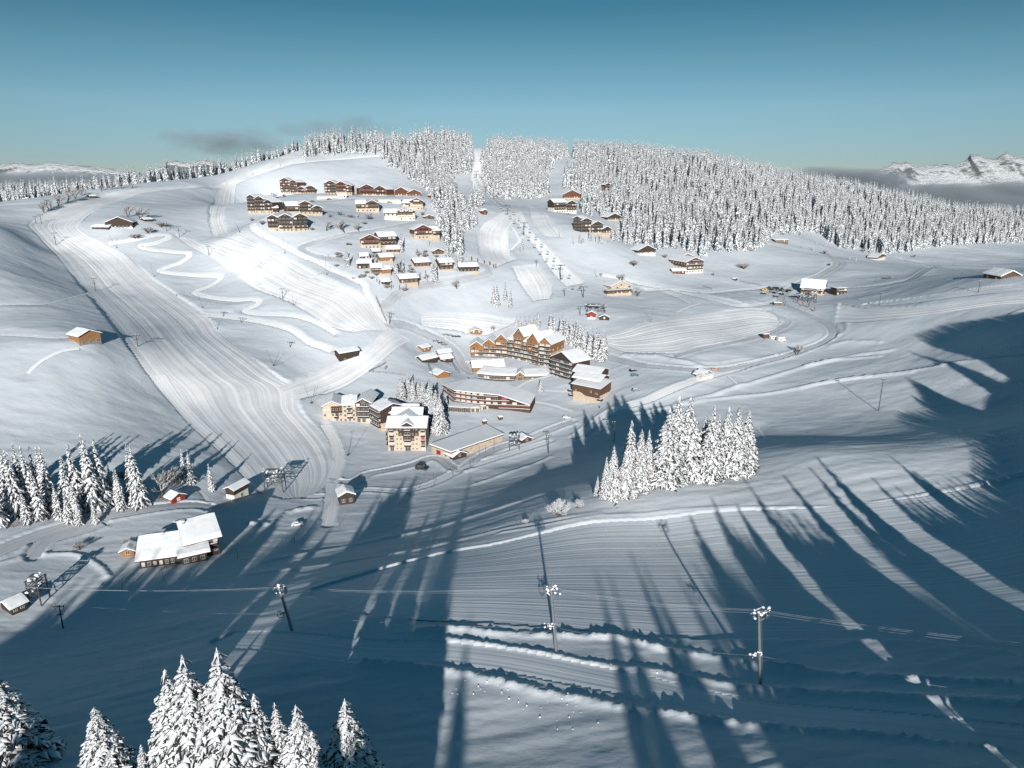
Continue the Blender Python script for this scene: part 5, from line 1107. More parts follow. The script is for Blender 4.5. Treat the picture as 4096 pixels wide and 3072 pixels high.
# safety netting beside the road
def net(c, pts, label, h=1.4, mt='wood_red'):
    P = sm([hq(c, *p) for p in pts], 3.0); zb = H(P[:, 0], P[:, 1]); r = empty('net_fence', (P[0, 0], P[0, 1], zb[0]), label, 'fence'); q = MB()
    q.tube((0, 0, -.3), (0, 0, h), .06, n=4); p0_ = q.build('post', M['metal_dark'], r)
    for i in range(1, len(P)): o = p0_.copy(); COL.objects.link(o); o.parent = r; o.location = (P[i, 0] - P[0, 0], P[i, 1] - P[0, 1], zb[i] - zb[0])
    q = MB()
    for i in range(len(P) - 1):
        for hh in (h * .3, h * .6, h * .9): q.tube((*(P[i] - P[0]), zb[i] - zb[0] + hh), (*(P[i + 1] - P[0]), zb[i + 1] - zb[0] + hh), .05, n=4)
    q.build('rail', M[mt], r)
net('A', [(1215,1200),(1260,1310),(1300,1390)], 'dark red safety netting between the beginner run and the climbing road', 2.0)
net('E', [(30,620),(150,600),(300,560),(400,520)], 'dark weathered fence below the left wood')
net('E', [(800,490),(900,460),(1000,445)], 'weathered fence leading to the red hut')
net('D', [(610,95),(700,55),(760,20)], 'wooden rail fence above the crossing run, left of the village', mt='wood_dark'); net('D', [(610,97),(760,110),(930,130)], 'wooden rail fence below the small bare tree, left of the village', mt='wood_dark')
net('O', [(225,800),(265,900),(300,960)], 'left side of the tall fence round the small court', 3, 'metal_dark'); net('O', [(570,740),(640,860),(690,900)], 'right side of the tall fence round the small court', 3, 'metal_dark')
net('K', [(1330,262),(1440,280),(1500,290)], 'rail fence on the rise before the car park', mt='wood_dark'); net('K', [(1030,300),(1100,325)], 'short rail fence on the snow field before the car park', mt='wood_dark')
net('E', [(940,870),(1040,840),(1120,820)], 'terrace fence in front of the large dark chalet', 1.2, 'wood_dark')
# snow-covered lift stations
def station(c, x, b, wpx, hpx, dpt, label, seed, decks=2, wheel=True, cat='lift station'):
    X, Y, Z, D = at_px(c, x, b); k = D / FPX / CROPS[c][2]; W = wpx * k; h = hpx * k; rg = random.Random(seed)
    r = empty('lift_station', (X, Y, Z), label, cat); BUILT.append((X, Y, W))
    for sx in (0, 1):
        for sy in (0, 1):
            q = MB(); q.tube((sx * W, sy * dpt, -1), (sx * W * .9 + .05 * W, sy * dpt, h * .9), .22, .18, 6); q.build('post', M['metal_dark'], r)
    q = MB()
    for d in range(decks):
        z = h * (.45 + .4 * d / max(1, decks - 1)) if decks > 1 else h * .7
        for sy in (0, 1): q.tube((-.3, sy * dpt, z), (W + .3, sy * dpt, z), .16, n=5)
        for j in range(5): q.tube((W * j / 4, 0, z), (W * j / 4, dpt, z), .1, n=4)
        q.tube((0, 0, z - .3), (W, 0, z * .5), .08, n=4); q.tube((W, 0, z - .3), (0, 0, z * .5), .08, n=4)
    q.build('frame', M['metal_dark'], r)
    q = MB(); q.box(W * .1, W * .75, dpt * .2, dpt * .8, h * .86, h * .98); q.build('machine_cover', M['metal'], r)
    if wheel:
        q = MB(); c_ = (W * .5, dpt * .5, h * .8); rr2 = min(W, dpt) * .45
        for j in range(16): t = 2 * math.pi * j / 16; t2 = 2 * math.pi * (j + 1) / 16; q.tube((c_[0] + rr2 * math.cos(t), c_[1] + rr2 * math.sin(t), c_[2]), (c_[0] + rr2 * math.cos(t2), c_[1] + rr2 * math.sin(t2), c_[2]), .12, n=4)
        q.build('bullwheel', M['metal_dark'], r)
    q = MB()
    for j in range(22):
        z = rg.choice([h * 1.0, h * .9, h * .62, h * .48]); blob(q, (rg.uniform(-.05, 1.05) * W, rg.uniform(-.1, .8) * dpt, z + .1), rg.uniform(.25, .6), seed + j, sq=.55)
    q.build('snow_crust', M['snow_tree'], r, True)
station('E', 1560, 385, 110, 130, 4, 'square steel tower crusted with snow at the foot of the wide run', 3, 3)
station('E', 175, 1065, 70, 170, 4, 'tilted snow-crusted lift machine in the lower left corner of the valley', 5, 3)
station('C', 800, 1425, 95, 150, 3, 'snow-laden steel gantry with a bullwheel behind the long garage', 8, 2)
station('K', 95, 520, 150, 75, 9, 'chairlift valley station with a snow-covered machine deck', 12, 2)
station('G', 505, 1150, 130, 55, 8, 'cluttered snowy terrace in front of the chalet with the huge snow roof', 15, 2, False, 'terrace')
station('G', 590, 1165, 45, 80, 4, 'frosted frame at the right corner of the snowy terrace', 16, 2, False, 'scaffold')
# ------------------------------------------------------------------ cars
def carmat(n, col): M[n] = simple(n, col, .35, .1, 1, spec=.5)
carmat('car_black', (.02, .022, .026)); carmat('car_white', (.62, .62, .62)); carmat('car_grey', (.16, .17, .18)); carmat('car_orange', (.55, .17, .02)); carmat('car_teal', (.01, .12, .17)); carmat('car_red', (.35, .03, .02)); carmat('car_yellow', (.6, .36, .05))
def car_mesh(van):
    prof = [(-2.1, .35), (-2.15, .8), (-1.95, 1.0 if not van else 1.9), (-1.5, 1.45 if not van else 2.0), (.35, 1.5 if not van else 2.0), (1.1, 1.0), (2.0, .85), (2.15, .6), (2.1, .35)]
    b = MB(); n = len(prof); hw = .85; 
    for s in (-1, 1):
        for (x, z) in prof: b.v.append((x, s * hw * (1 if z < 1.05 else .86), z))
    b.f += [(i, i + 1, n + i + 1, n + i) for i in range(n - 1)] + [(n - 1, 0, n, 2 * n - 1)] + [tuple(range(n))[::-1], tuple(range(n, 2 * n))]
    g_ = MB(); zt = 1.4 if not van else 1.85
    for s in (-1, 1): g_.hexa([(-1.6, s * .76, 1.02), (.75, s * .76, 1.02), (.75, s * .84, 1.02), (-1.6, s * .84, 1.02)], [(-1.35, s * .70, zt), (.3, s * .70, zt), (.3, s * .775, zt), (-1.35, s * .775, zt)])
    g_.hexa([(.98, -.7, 1.05), (1.06, -.7, 1.08), (1.06, .7, 1.08), (.98, .7, 1.05)], [(.42, -.66, zt), (.5, -.66, zt + .03), (.5, .66, zt + .03), (.42, .66, zt)])
    w_ = MB(); 
    w_.tube((0, -.12, 0), (0, .12, 0), .34, n=12)
    s_ = MB(); z0 = prof[3][1] if not van else 2.0; s_.box(-1.5, .35, -.7, .7, z0 + .01, z0 + .16); s_.box(1.15, 1.95, -.65, .65, 1.0, 1.08)
    out = {}
    for nm_, m_ in (('body', b), ('side_glass', g_), ('wheel', w_), ('snow_cover', s_)):
        me = bpy.data.meshes.new(nm_); me.from_pydata(m_.v, [], m_.f); out[nm_] = me
    out['side_glass'].materials.append(M['glass']); out['wheel'].materials.append(M['metal_dark']); out['snow_cover'].materials.append(M['snow_tree']); return out
CM_ = {False: car_mesh(False), True: car_mesh(True)}; CB = {}
def car(c, x, y, col, deg, label, van=False, group='parked cars', snow=True, k=1.0):
    X, Y, Z, D = at_px(c, x, y); r = empty('parked_car' if not van else 'parked_van', (X, Y, Z), label, 'van' if van else 'car', group, R(deg)); r.scale = (k, k, k)
    me = CM_[van]; key = (van, col)
    if key not in CB: m2 = me['body'].copy(); m2.materials.append(M[col]); CB[key] = m2
    o = bpy.data.objects.new('body', CB[key]); COL.objects.link(o); o.parent = r
    for p in ['side_glass'] + (['snow_cover'] if snow else []): o = bpy.data.objects.new(p, me[p]); COL.objects.link(o); o.parent = r
    for wx in (-1.35, 1.35):
        for wy in (-.78, .78): o = bpy.data.objects.new('wheel', me['wheel']); COL.objects.link(o); o.parent = r; o.location = (wx, wy, .34)
car('K', 1528, 334, 'car_yellow', 0, 'yellow-orange van at the left end of the chalet car park', True, k=1.15, snow=False)
car('K', 1516, 360, 'car_black', 5, 'black car just below the yellow-orange van'); car('K', 1615, 376, 'car_black', 10, 'black car lowest in the chalet car park')
rowa = [(1560 + 21 * k, 308 + 2.1 * k) for k in range(9)]; rowb = [(1575 + 24 * k, 345 + 2 * k) for k in range(5)]; rowc = [(1570 + 26 * k, 326 + 1.5 * k) for k in range(6)]
for k, (x, y) in enumerate(rowa): car('K', x, y, random.choice(['car_black', 'car_grey', 'car_black']), 80 + random.uniform(-8, 8), 'dark car in the packed rear row of the chalet car park', group='dark cars in the rear row of the chalet car park', snow=False)
for k, (x, y) in enumerate(rowb): car('K', x, y, random.choice(['car_black', 'car_grey']), 75 + random.uniform(-8, 8), 'dark car in the front row of the chalet car park', group='dark cars in the front row of the chalet car park', snow=False)
for k, (x, y) in enumerate(rowc): car('K', x, y, random.choice(['car_black', 'car_grey']), 85 + random.uniform(-8, 8), 'dark car in the middle row of the chalet car park', group='dark cars in the middle row of the chalet car park', snow=False)
G_V = 'cars parked by the village road'
for a in ((340,438,'car_grey',10,'grey car with its bonnet uphill, leftmost of the four by the village road'), (425,448,'car_white',5,'white car beside the leftmost grey one by the village road'), (415,468,'car_black',8,'black car just below the white one by the village road'), (462,490,'car_grey',12,'snow-dusted grey car, lowest of the four by the village road'),
    (488,335,'car_grey',5,'grey snow-dusted car, left of the row against the snowbank'), (560,345,'car_grey',0,'small snow-covered car, second of the row against the snowbank'), (622,360,'car_black',0,'black car, third of the row against the snowbank'), (665,364,'car_black',-5,'black car, right end of the row against the snowbank'), (820,748,'car_white',20,'white car beside the left end of the timber hall')): car('O', a[0], a[1], a[2], a[3], a[4], group=G_V)
car('J', 515, 82, 'car_black', 15, 'black car beside the teal one on the wide parking place'); car('J', 530, 116, 'car_teal', -10, 'teal car on the wide parking place', snow=False); car('J', 543, 240, 'car_grey', -3, 'grey snow-covered car alone on the parking place above the clump of spruces')
car('J', 1240, 62, 'car_orange', -4, 'bright orange car on the valley road', snow=False); car('E', 1755, 598, 'car_white', 18, 'white snow-topped car half in the tree shadows below the near hill'); car('C', 1342, 1128, 'car_white', 0, 'white car in the shadow edge below the end wall of the dark stepped block')
car('D', 1078, 945, 'car_black', -12, 'large dark van with a snow-dusted roof on the road before the long garage', True, k=1.35, snow=False); car('A', 998, 778, 'car_black', 0, 'dark car on the hairpin road below the dark brown flats', snow=False)
car('A', 705, 420, 'car_black', 0, 'dark car near the long garage row of the upper hamlet', snow=False); car('A', 838, 407, 'car_black', 0, 'dark car in front of the topmost flats', snow=False); car('A', 1325, 430, 'car_grey', 0, 'grey car at the right garage row of the upper hamlet')
car('A', 1640, 537, 'car_black', 0, 'dark car beside the little gabled garage', snow=False); car('G', 727, 896, 'car_black', 60, 'tiny black car climbing the valley road', snow=False); car('B', 1660, 1203, 'car_grey', 0, 'grey car under the arches of the large inn')
# ------------------------------------------------------------------ people
def person(c, x, y, col, label):
    X, Y, Z, D = at_px(c, x, y); pts = [(0,0,.95),(0,0,1.2),(0,0,1.42),(0,0,1.52),(0,0,1.66),(-.2,0,1.40),(-.3,-.08,1.12),(-.27,-.2,.9),(.2,0,1.40),(.3,.05,1.12),(.3,-.1,.88),(-.1,0,.9),(-.14,-.1,.48),(-.15,.02,.06),(-.15,-.16,.03),(.1,0,.9),(.14,.08,.48),(.15,.16,.06),(.15,-.0,.03)]
    ed = [(0,1),(1,2),(2,3),(3,4),(2,5),(5,6),(6,7),(2,8),(8,9),(9,10),(0,11),(11,12),(12,13),(13,14),(0,15),(15,16),(16,17),(17,18)]
    rad = [.16,.17,.13,.07,.12,.085,.065,.05,.085,.065,.05,.12,.085,.07,.06,.12,.085,.07,.06]
    me = bpy.data.meshes.new('person'); me.from_pydata(pts, ed, []); me.materials.append(M[col]); o = bpy.data.objects.new('person', me); COL.objects.link(o); me.skin_vertices or me.attributes
    o.location = (X, Y, Z + .02); md = o.modifiers.new('skin', 'SKIN'); 
    sk = me.skin_vertices[0] if me.skin_vertices else None
    if sk:
        for i, r_ in enumerate(rad): sk.data[i].radius = (r_, r_)
        sk.data[0].use_root = True
    s2 = o.modifiers.new('sub', 'SUBSURF'); s2.levels = 1; s2.render_levels = 1; tag(o, label, 'person')
carmat('jacket_dark', (.03, .035, .05)); carmat('jacket_red', (.3, .03, .03))
def add_skin(me):
    pass
person('C', 1655, 1012, 'jacket_dark', 'person in dark clothes on the road below the dark stepped block'); person('F', 1203, 1077, 'jacket_dark', 'skier in dark clothes at the right edge of the wide run')
person('K', 1683, 448, 'jacket_dark', 'person in dark clothes walking on the valley road at the car park bend'); person('E', 1175, 347, 'jacket_dark', 'person in dark clothes near the two last spruces of the left wood')
# ------------------------------------------------------------------ frosted broadleaf trees and shrubs
def bare_tree_mesh(seed, Hh, spread, stems, bush, frosty):
    rg = random.Random(seed); q = MB(); tw = MB()
    def grow(p, d, L, r, lev):
        e = p + d * L; (q if lev < 2 else tw).tube(p, e, r, r * .7, 4 if lev else 6, 0 if lev < 2 else (1 if rg.random() < frosty else 0))
        if lev >= 4: return
        for k in range(4 if lev else (6 if bush else 5)):
            a = rg.uniform(.35, .85) * (1 if lev else 1.0); ax_ = Vector((rg.uniform(-1, 1), rg.uniform(-1, 1), rg.uniform(-.2, .5))).normalized(); nd = (d + ax_ * a * spread).normalized(); st = p + d * L * rg.uniform(.45, 1.0)
            grow(st, nd, L * rg.uniform(.52, .74), r * .55, lev + 1)
    for s in range(stems):
        t = rg.uniform(0, 6.28); d = Vector((math.cos(t) * (.5 if stems > 1 else .05), math.sin(t) * (.5 if stems > 1 else .05), 1)).normalized(); grow(Vector((0, 0, -.3)), d, Hh * (.42 if not bush else .36), Hh * .028, 0)
    out = []
    for nm_, m_, mts in (('trunk', q, ['bark', 'frost']), ('crown', tw, ['twig', 'frost'])):
        me = bpy.data.meshes.new(nm_); me.from_pydata(m_.v, [], m_.f)
        for m2 in mts: me.materials.append(M[m2])
        me.polygons.foreach_set('material_index', m_.m); out.append((nm_, me))
    return out
BT = {'tree': [bare_tree_mesh(s, 8, 1.0, 2, False, .55) for s in (1, 2)], 'bush': [bare_tree_mesh(s, 4, 1.3, 5, True, .45) for s in (3, 4)], 'frost': [bare_tree_mesh(5, 4, 1.2, 5, True, 1.0)]}
def broad_tree(c, x, b, hpx, kind, label, group='frosted broadleaf trees and shrubs', wide=1.0):
    X, Y, Z, D = at_px(c, x, b); h = hpx / CROPS[c][2] * D / FPX / .95; base = 8.0 if kind == 'tree' else 4.0; k = h / (base * 1.15)
    v = random.choice(BT[kind]); r = empty('broadleaf_tree' if kind == 'tree' else 'shrub', (X, Y, Z), label, 'tree' if kind == 'tree' else 'shrub', group, random.uniform(0, 6.28)); r.scale = (k * wide, k * wide, k)
    for nm_, me in v: o = bpy.data.objects.new(nm_, me); COL.objects.link(o); o.parent = r
for a in [('A',385,412,72,'tree','bushy frosted tree above the near-black flats',1.3),('A',475,388,38,'bush','small shrub right of the bushy frosted tree above the near-black flats'),('A',215,585,45,'bush','shrub left of the dark brown flats'),('A',305,612,62,'bush','shrub touching the left wall of the dark brown flats',1.3),
    ('A',815,662,108,'tree','left of the three large frosted trees in the middle of the upper hamlet',1.3),('A',965,668,135,'tree','largest of the three frosted trees in the middle of the upper hamlet',1.4),('A',1085,655,92,'tree','right of the three large frosted trees in the middle of the upper hamlet',1.2),('A',925,527,52,'bush','shrub on the bank above the largest frosted tree',1.4),('A',1155,552,66,'bush','shrub below the cream and brown flats',1.6),('A',845,547,52,'bush','lone rounded shrub on the bank above the leftmost frosted tree'),
    ('A',1330,355,48,'tree','frosted tree between the two right topmost flats'),('A',1868,1118,100,'tree','lone tree standing inside the curve of the climbing road'),('A',1495,1005,66,'bush','shrub left of the tall spruce among the wooden chalets',1.4),('A',1590,522,60,'bush','shrub right of the white-fronted flats'),
    ('A',1300,1120,50,'bush','shrub just below the tiny dark cabin',1.6),('A',1440,1135,60,'bush','shrub below the brown chalet above the climbing road',1.6),('A',1140,1010,40,'bush','shrub at the left foot of the twin-roofed orange chalet',1.6),('A',900,945,35,'bush','low shrub at the left end of the wooden chalets',1.8),
    ('B',1275,1150,78,'bush','round shrub on the slope left of the large inn',1.5),('B',1172,1268,90,'tree','leaning dark tree behind the cream chalet'),('B',1305,1388,110,'tree','round frosted tree touching the right wall of the cream chalet',1.1),('B',1525,1080,58,'bush','shrub right of the dark-gabled chalet'),('B',2160,1155,75,'bush','wide round shrub alone on the slope below the right forest',1.9),('B',1916,1216,35,'bush','small dark shrub right of the large inn'),('B',750,728,28,'bush','small shrub under the white flats'),
    ('K',1782,852,105,'tree','bare round tree by the bend of the valley road',1.1),('K',1625,442,42,'bush','bare shrub at the car park bend'),('G',1150,988,38,'bush','shrub inside the far road loop',1.8),('G',695,818,46,'bush','shrub beside the top of the valley road'),('G',965,808,45,'bush','shrub at the foot of the far right forest'),('G',1320,845,36,'bush','shrub by the end of the far road'),
    ('F',870,548,118,'tree','left of the two frosted trees behind the farmhouse',1.0),('F',955,565,115,'tree','right of the two frosted trees behind the farmhouse',1.2),('F',1010,655,72,'bush','shrub below the right end of the farmhouse',1.3),('F',930,688,60,'bush','low wide shrub on the bank under the farmhouse',1.8),('F',1100,615,60,'bush','spreading shrub right of the farmhouse',2.0),
    ('E',470,742,85,'bush','round frosted shrub between the two lanes left of the large dark chalet',1.2),('E',752,712,60,'bush','frosted shrub above the tiny pale playhouse',1.3),('E',950,430,235,'tree','wide frosted broadleaf tree among the spruces of the left wood',1.15),('E',1035,350,120,'bush','dark shrub between the broadleaf tree and the last spruces'),('E',735,330,90,'bush','frosted shrub between two spruces of the left wood'),
    ('D',1250,635,110,'bush','frosted thicket below the row of spruces by the pale flats',1.4),('D',535,1002,42,'bush','tiny shrub beside the road before the pale flats'),('D',752,75,55,'tree','small bare tree inside the rail fence'),('C',637,288,78,'tree','slim bare tree behind the timber complex'),
    ('L',1950,272,195,'frost','white frosted round bush on the near hill'),('L',2068,215,95,'frost','small white frosted bush between the round bush and the clump'),('L',1740,322,55,'frost','tiny white frosted bush left of the round bush'),('J',32,1300,110,'frost','white frosted bush at the left foot of the clump of spruces'),('J',370,1300,60,'frost','low frosted bush in front of the clump of spruces'),
    ('F',300,512,100,'tree','first frosted broadleaf tree along the left ridge'),('F',345,500,112,'tree','second frosted broadleaf tree along the left ridge'),('F',400,474,112,'tree','third frosted broadleaf tree along the left ridge'),('F',460,446,112,'tree','fourth frosted broadleaf tree along the left ridge'),('F',512,424,100,'tree','fifth frosted broadleaf tree along the left ridge'),('F',560,405,72,'tree','sixth frosted broadleaf tree along the left ridge'),
    ('F',690,372,52,'tree','seventh frosted broadleaf tree along the left ridge'),('F',760,362,62,'tree','eighth frosted broadleaf tree along the left ridge'),('F',830,355,62,'tree','ninth frosted broadleaf tree along the left ridge'),('F',900,352,55,'tree','tenth frosted broadleaf tree along the left ridge')]:
    broad_tree(a[0], a[1], a[2], a[3], a[4], a[5], wide=(a[6] if len(a) > 6 else 1.0))
rb = random.Random(12)
for k in range(44):
    cx0, cy0, w0, h0 = rb.choice([(1080, 1050, 200, 40), (1300, 1010, 260, 60), (1560, 1030, 120, 40), (1180, 880, 150, 40), (1600, 840, 120, 40), (950, 860, 120, 25), (1450, 960, 120, 50)])
    broad_tree('A', cx0 + rb.uniform(-.5, .5) * w0, cy0 + rb.uniform(-.5, .5) * h0, rb.uniform(22, 50), rb.choice(['bush', 'bush', 'tree']), 'small frosted bush or tree in the gardens between the wooden chalets', 'small frosted bushes between the wooden chalets', 1.5)
for (x, y, h_, lb) in ((1120, 600, 45, 'round bush on the bank under the two middle flats'), (1010, 545, 45, 'bush left of the shrub below the cream flats'), (1900, 420, 40, 'bush in the gap under the summit forest'), (1440, 330, 40, 'bush behind the right end of the topmost flats'), (700, 660, 40, 'bush on the bank right of the dark brown flats'), (1700, 860, 40, 'bush beside the small gabled chalet under the tall spruces')):
    broad_tree('A', x, y, h_, 'bush', lb, wide=1.5)
# ------------------------------------------------------------------ lumps of snow lying below the banks
q = MB(); rgl = random.Random(4)
for k in range(60):
    c, x0, x1, f = rgl.choice([('I', -400, 760, lambda x: 1345 + (x + 0) * .2), ('I', -200, 2200, lambda x: 1090 + x * .13), ('L', 1050, 2200, lambda x: 1250 + (x - 1050) * .2)])
    x = rgl.uniform(x0, x1); y = f(x) + abs(rgl.gauss(0, 90)) + 8; X, Y = hq(c, x, y); Z = gz(X, Y); blob(q, (X, Y, Z + .05), rgl.uniform(.06, .20), k, n=6, sq=.8)
o = q.build('snow_lumps', M['snow_tree'], None, True); struct(o, 'stuff'); o['label'] = 'loose lumps of snow scattered below the snowbanks of the near hill'; o['category'] = 'snow lumps'
# dry stalks poking out of the snow
q = MB()
for k in range(160):
    c, x, y = rgl.choice([('L', rgl.uniform(950, 1900), None, ), ('P', rgl.uniform(1400, 2200), None), ('P', rgl.uniform(900, 2200), None)]) if True else 0
    y = (500 - (x - 950) * .27 + rgl.gauss(0, 18)) if c == 'L' else (rgl.choice([960, 60, 380]) - (x - 1400) * .08 + rgl.gauss(0, 30)); X, Y = hq(c, x, y); Z = gz(X, Y)
    for j in range(3): q.tube((X + rgl.uniform(-.1, .1), Y, Z - .1), (X + rgl.uniform(-.4, .4), Y + rgl.uniform(-.2, .2), Z + rgl.uniform(.3, 1.0)), .03, .015, 4)
o = q.build('dry_stalks', M['twig'], None); struct(o, 'stuff'); o['label'] = 'dry plant stalks poking out of the snow on the near hill'; o['category'] = 'dry stalks'

# ------------------------------------------------------------------ the wood behind and beside the viewer, seen only through its shadows
def back_tree(u, v, Dmax=74):
    P0 = hit(u, v); p0 = np.array([P0[0], P0[1], gz(*P0)]); best = None
    for s in np.arange(20, 420, 4.0):
        p = p0 + SUNV * s; D = p[1] * cp - p[2] * sp
        vis = D > 0 and abs(p[0]) / max(D, 1e-3) < .84 and proj(p[0], p[1], p[2])[1] < 3090
        if vis: continue
        cl = p[2] - hgrid(np.array([p[0]]), np.array([p[1]]))[0]
        if cl < 8: break
        if best is None or abs(cl - 24) < abs(best[1] - 24): best = (p, cl)
    return best
tips = [('L',160,250),('L',235,290),('L',430,190),('L',520,150),('L',600,240),('L',680,60),('L',760,130),('L',850,70),('L',950,50),('L',1100,30),('L',1290,-20),('L',1400,-10),('E',850,720),('E',905,740),('E',985,690),('E',1110,660),('E',1240,650),('E',500,900),('E',560,960),('E',590,880),('E',120,1180),('E',240,1130),('E',300,1060),
    ('I',510,1265),('I',690,495),('I',800,545),('I',960,350),('I',1060,445),('I',1290,505),('I',1400,430),('I',1385,110),('I',1580,85),('I',1750,65),('I',1690,350),('J',1200,1190),('J',1430,1260),('J',1480,1030),('J',1830,1000),('P',150,1060),('P',100,1170),('M',480,0),('M',700,20),('M',820,60),('P',900,1050),('P',1500,1100),
    ('G',1200,1310),('G',1130,1400),('G',1400,1230),('G',1620,1200),('G',1900,1150),('P',2212,350),('P',1900,420),('P',1500,470),('P',1100,520),('P',820,560),('P',1600,150),('P',800,155),('L',1390,870),('L',1000,740),('L',900,760)]
prof = []; nback = 0
for (c, x, y) in tips:
    u, v = Q(c, x, y); b_ = back_tree(u, v)
    P0 = hit(u, v); p0 = np.array([P0[0], P0[1], gz(*P0)]); prof.append((p0[0], p0[2] + p0[1] * math.tan(R(SUN_EL))))
    if b_ is not None and b_[1] < 60 and p0[0] < 150 and not (p0[0] < -20 and min(abs(p0[0] - a) for a in FGX) < 3.6):
        p, cl = b_; spruce(p[0], p[1], min(cl, 36), 1, label='tall spruce of the shading wood behind the viewpoint, outside the picture', group='spruces of the wood behind the viewpoint', fat=.8 if cl > 27 else 1.0); nback += 1
print('back trees', nback, [tuple(np.round(p, 0)) for p in prof])
# ------------------------------------------------------------------ the forest itself: the nearest as trees, the rest as one mass
BU = np.array(BUILT); TR = np.array(TREES)
keep = np.ones(len(frx), bool)
for (bx, by, br) in BU:
    keep &= ~((np.abs(frx - bx) < br + 2) & (fry > by - br - 9) & (fry < by + br + 2))
for (tx, ty) in TREES: keep &= np.hypot(frx - tx, fry - ty) > 3.5
frx, fry, frz, fD, frh = frx[keep], fry[keep], frz[keep], fD[keep], frh[keep]
n_tags = 300 - len([1 for t in TREES if t[1] > 60])
uF, vF, _ = proj(frx, fry, frz); seen = (frz / fry > cummax_at(frx, fry) - .003) & (uF > 0) & (uF < 4096)
order = np.argsort(np.where(seen, fD, 9999))[:max(0, n_tags)]
for i in order:
    right = frx[i] > 60
    spruce(frx[i], fry[i], float(frh[i]), 2, label='snowy spruce at the near edge of the ' + ('large forest right of the chairlift' if right else 'wood left of the chairlift'),
           group='spruces at the near edge of the ' + ('right forest' if right else 'left forest'))
rest = np.ones(len(frx), bool); rest[order] = False
qx, qy, qz, qh = frx[rest], fry[rest], frz[rest], frh[rest]
# the unseen wood behind the viewer that throws the big shadow, same kind of trees
bxs = []; PR = sorted([p for p in prof])
pxs = np.array([p[0] for p in PR]); phs = np.array([p[1] for p in PR])
TI = math.tan(R(SUN_EL)); SPA = []
for _ in range(9000):
    x = rng.uniform(-200, 380) if _ < 5200 else rng.uniform(150, 330); y = rng.uniform(-260, 330 if x > 120 else (140 if x < -70 else 60))
    z = float(hgrid(np.array([x]), np.array([y]))[0]); D = y * cp - z * sp
    if D > 0 and abs(x) / D < .80 and D > 66: continue
    if -70 < x < 120 and y > 0 and D > 72: continue
    line = float(np.interp(x, pxs, phs)) - y * TI - 3.0 - 5 * rng.random() * (x < 150)
    if -14.5 < x < 43: line = -70 - y * TI
    if x < -28 and min(abs(x - a) for a in FGX) < (4.2 if x < -45 else 2.6): line = -66 - y * TI
    if x > 200: line -= 4
    for g0, g1, gl in ((74.3, 78.2, -60), (95.5, 99, -48), (112.5, 118, -53)):
        if g0 - 1.5 < x < g1 + 1.5: line = gl - 2 - y * TI
    h = min(line - z, 27)
    if h < 7: continue
    if any(abs(x - a) < 3.4 and abs(y - b) < 3.4 for a, b, _, _ in bxs): continue
    bxs.append((x, y, z, h))
bxs = np.array(bxs); print('forest', len(qx), 'back', len(bxs), 'built', len(TREES))
qx = np.concatenate([qx, bxs[:, 0]]); qy = np.concatenate([qy, bxs[:, 1]]); qz = np.concatenate([qz, bxs[:, 2]]); qh = np.concatenate([qh, bxs[:, 3]])
me = bpy.data.meshes.new('spruce_forest'); me.vertices.add(len(qx)); me.vertices.foreach_set('co', np.stack([qx, qy, qz - .3], 1).astype(np.float32).ravel())
for nm_, tp, dat in (('tscale', 'FLOAT', qh / 20), ('trot', 'FLOAT', rng.uniform(0, 6.28, len(qx))), ('tidx', 'INT', rng.integers(0, 4, len(qx)))):
    a = me.attributes.new(nm_, tp, 'POINT'); a.data.foreach_set('value', dat.astype(np.int32 if tp == 'INT' else np.float32))
fo = bpy.data.objects.new('spruce_forest', me); COL.objects.link(fo); fo['kind'] = 'stuff'; fo['label'] = 'dense snow-covered spruce forest over the hills and ridges'; fo['category'] = 'forest'
pc = bpy.data.collections.new('tree_kinds')
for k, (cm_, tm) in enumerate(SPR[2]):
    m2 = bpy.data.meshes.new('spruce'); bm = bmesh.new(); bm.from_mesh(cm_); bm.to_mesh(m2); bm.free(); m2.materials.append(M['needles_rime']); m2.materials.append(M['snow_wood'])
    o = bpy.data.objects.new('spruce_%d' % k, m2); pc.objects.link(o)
ng = bpy.data.node_groups.new('scatter', 'GeometryNodeTree'); ng.interface.new_socket('Geometry', in_out='INPUT', socket_type='NodeSocketGeometry'); ng.interface.new_socket('Geometry', in_out='OUTPUT', socket_type='NodeSocketGeometry')
gi = ng.nodes.new('NodeGroupInput'); go = ng.nodes.new('NodeGroupOutput'); ci = ng.nodes.new('GeometryNodeCollectionInfo'); ci.inputs[0].default_value = pc; ci.inputs[1].default_value = True
ip = ng.nodes.new('GeometryNodeInstanceOnPoints'); ip.inputs['Pick Instance'].default_value = True
def na(n, t): a = ng.nodes.new('GeometryNodeInputNamedAttribute'); a.data_type = t; a.inputs[0].default_value = n; return [o for o in a.outputs if o.enabled and o.name == 'Attribute'][0]
cx = ng.nodes.new('ShaderNodeCombineXYZ'); L_ = ng.links.new
L_(gi.outputs[0], ip.inputs['Points']); L_(ci.outputs[0], ip.inputs['Instance']); L_(na('tidx', 'INT'), ip.inputs['Instance Index']); L_(na('trot', 'FLOAT'), cx.inputs[2]); L_(cx.outputs[0], ip.inputs['Rotation']); L_(na('tscale', 'FLOAT'), ip.inputs['Scale']); L_(ip.outputs[0], go.inputs[0])
md = fo.modifiers.new('scatter', 'NODES'); md.node_group = ng
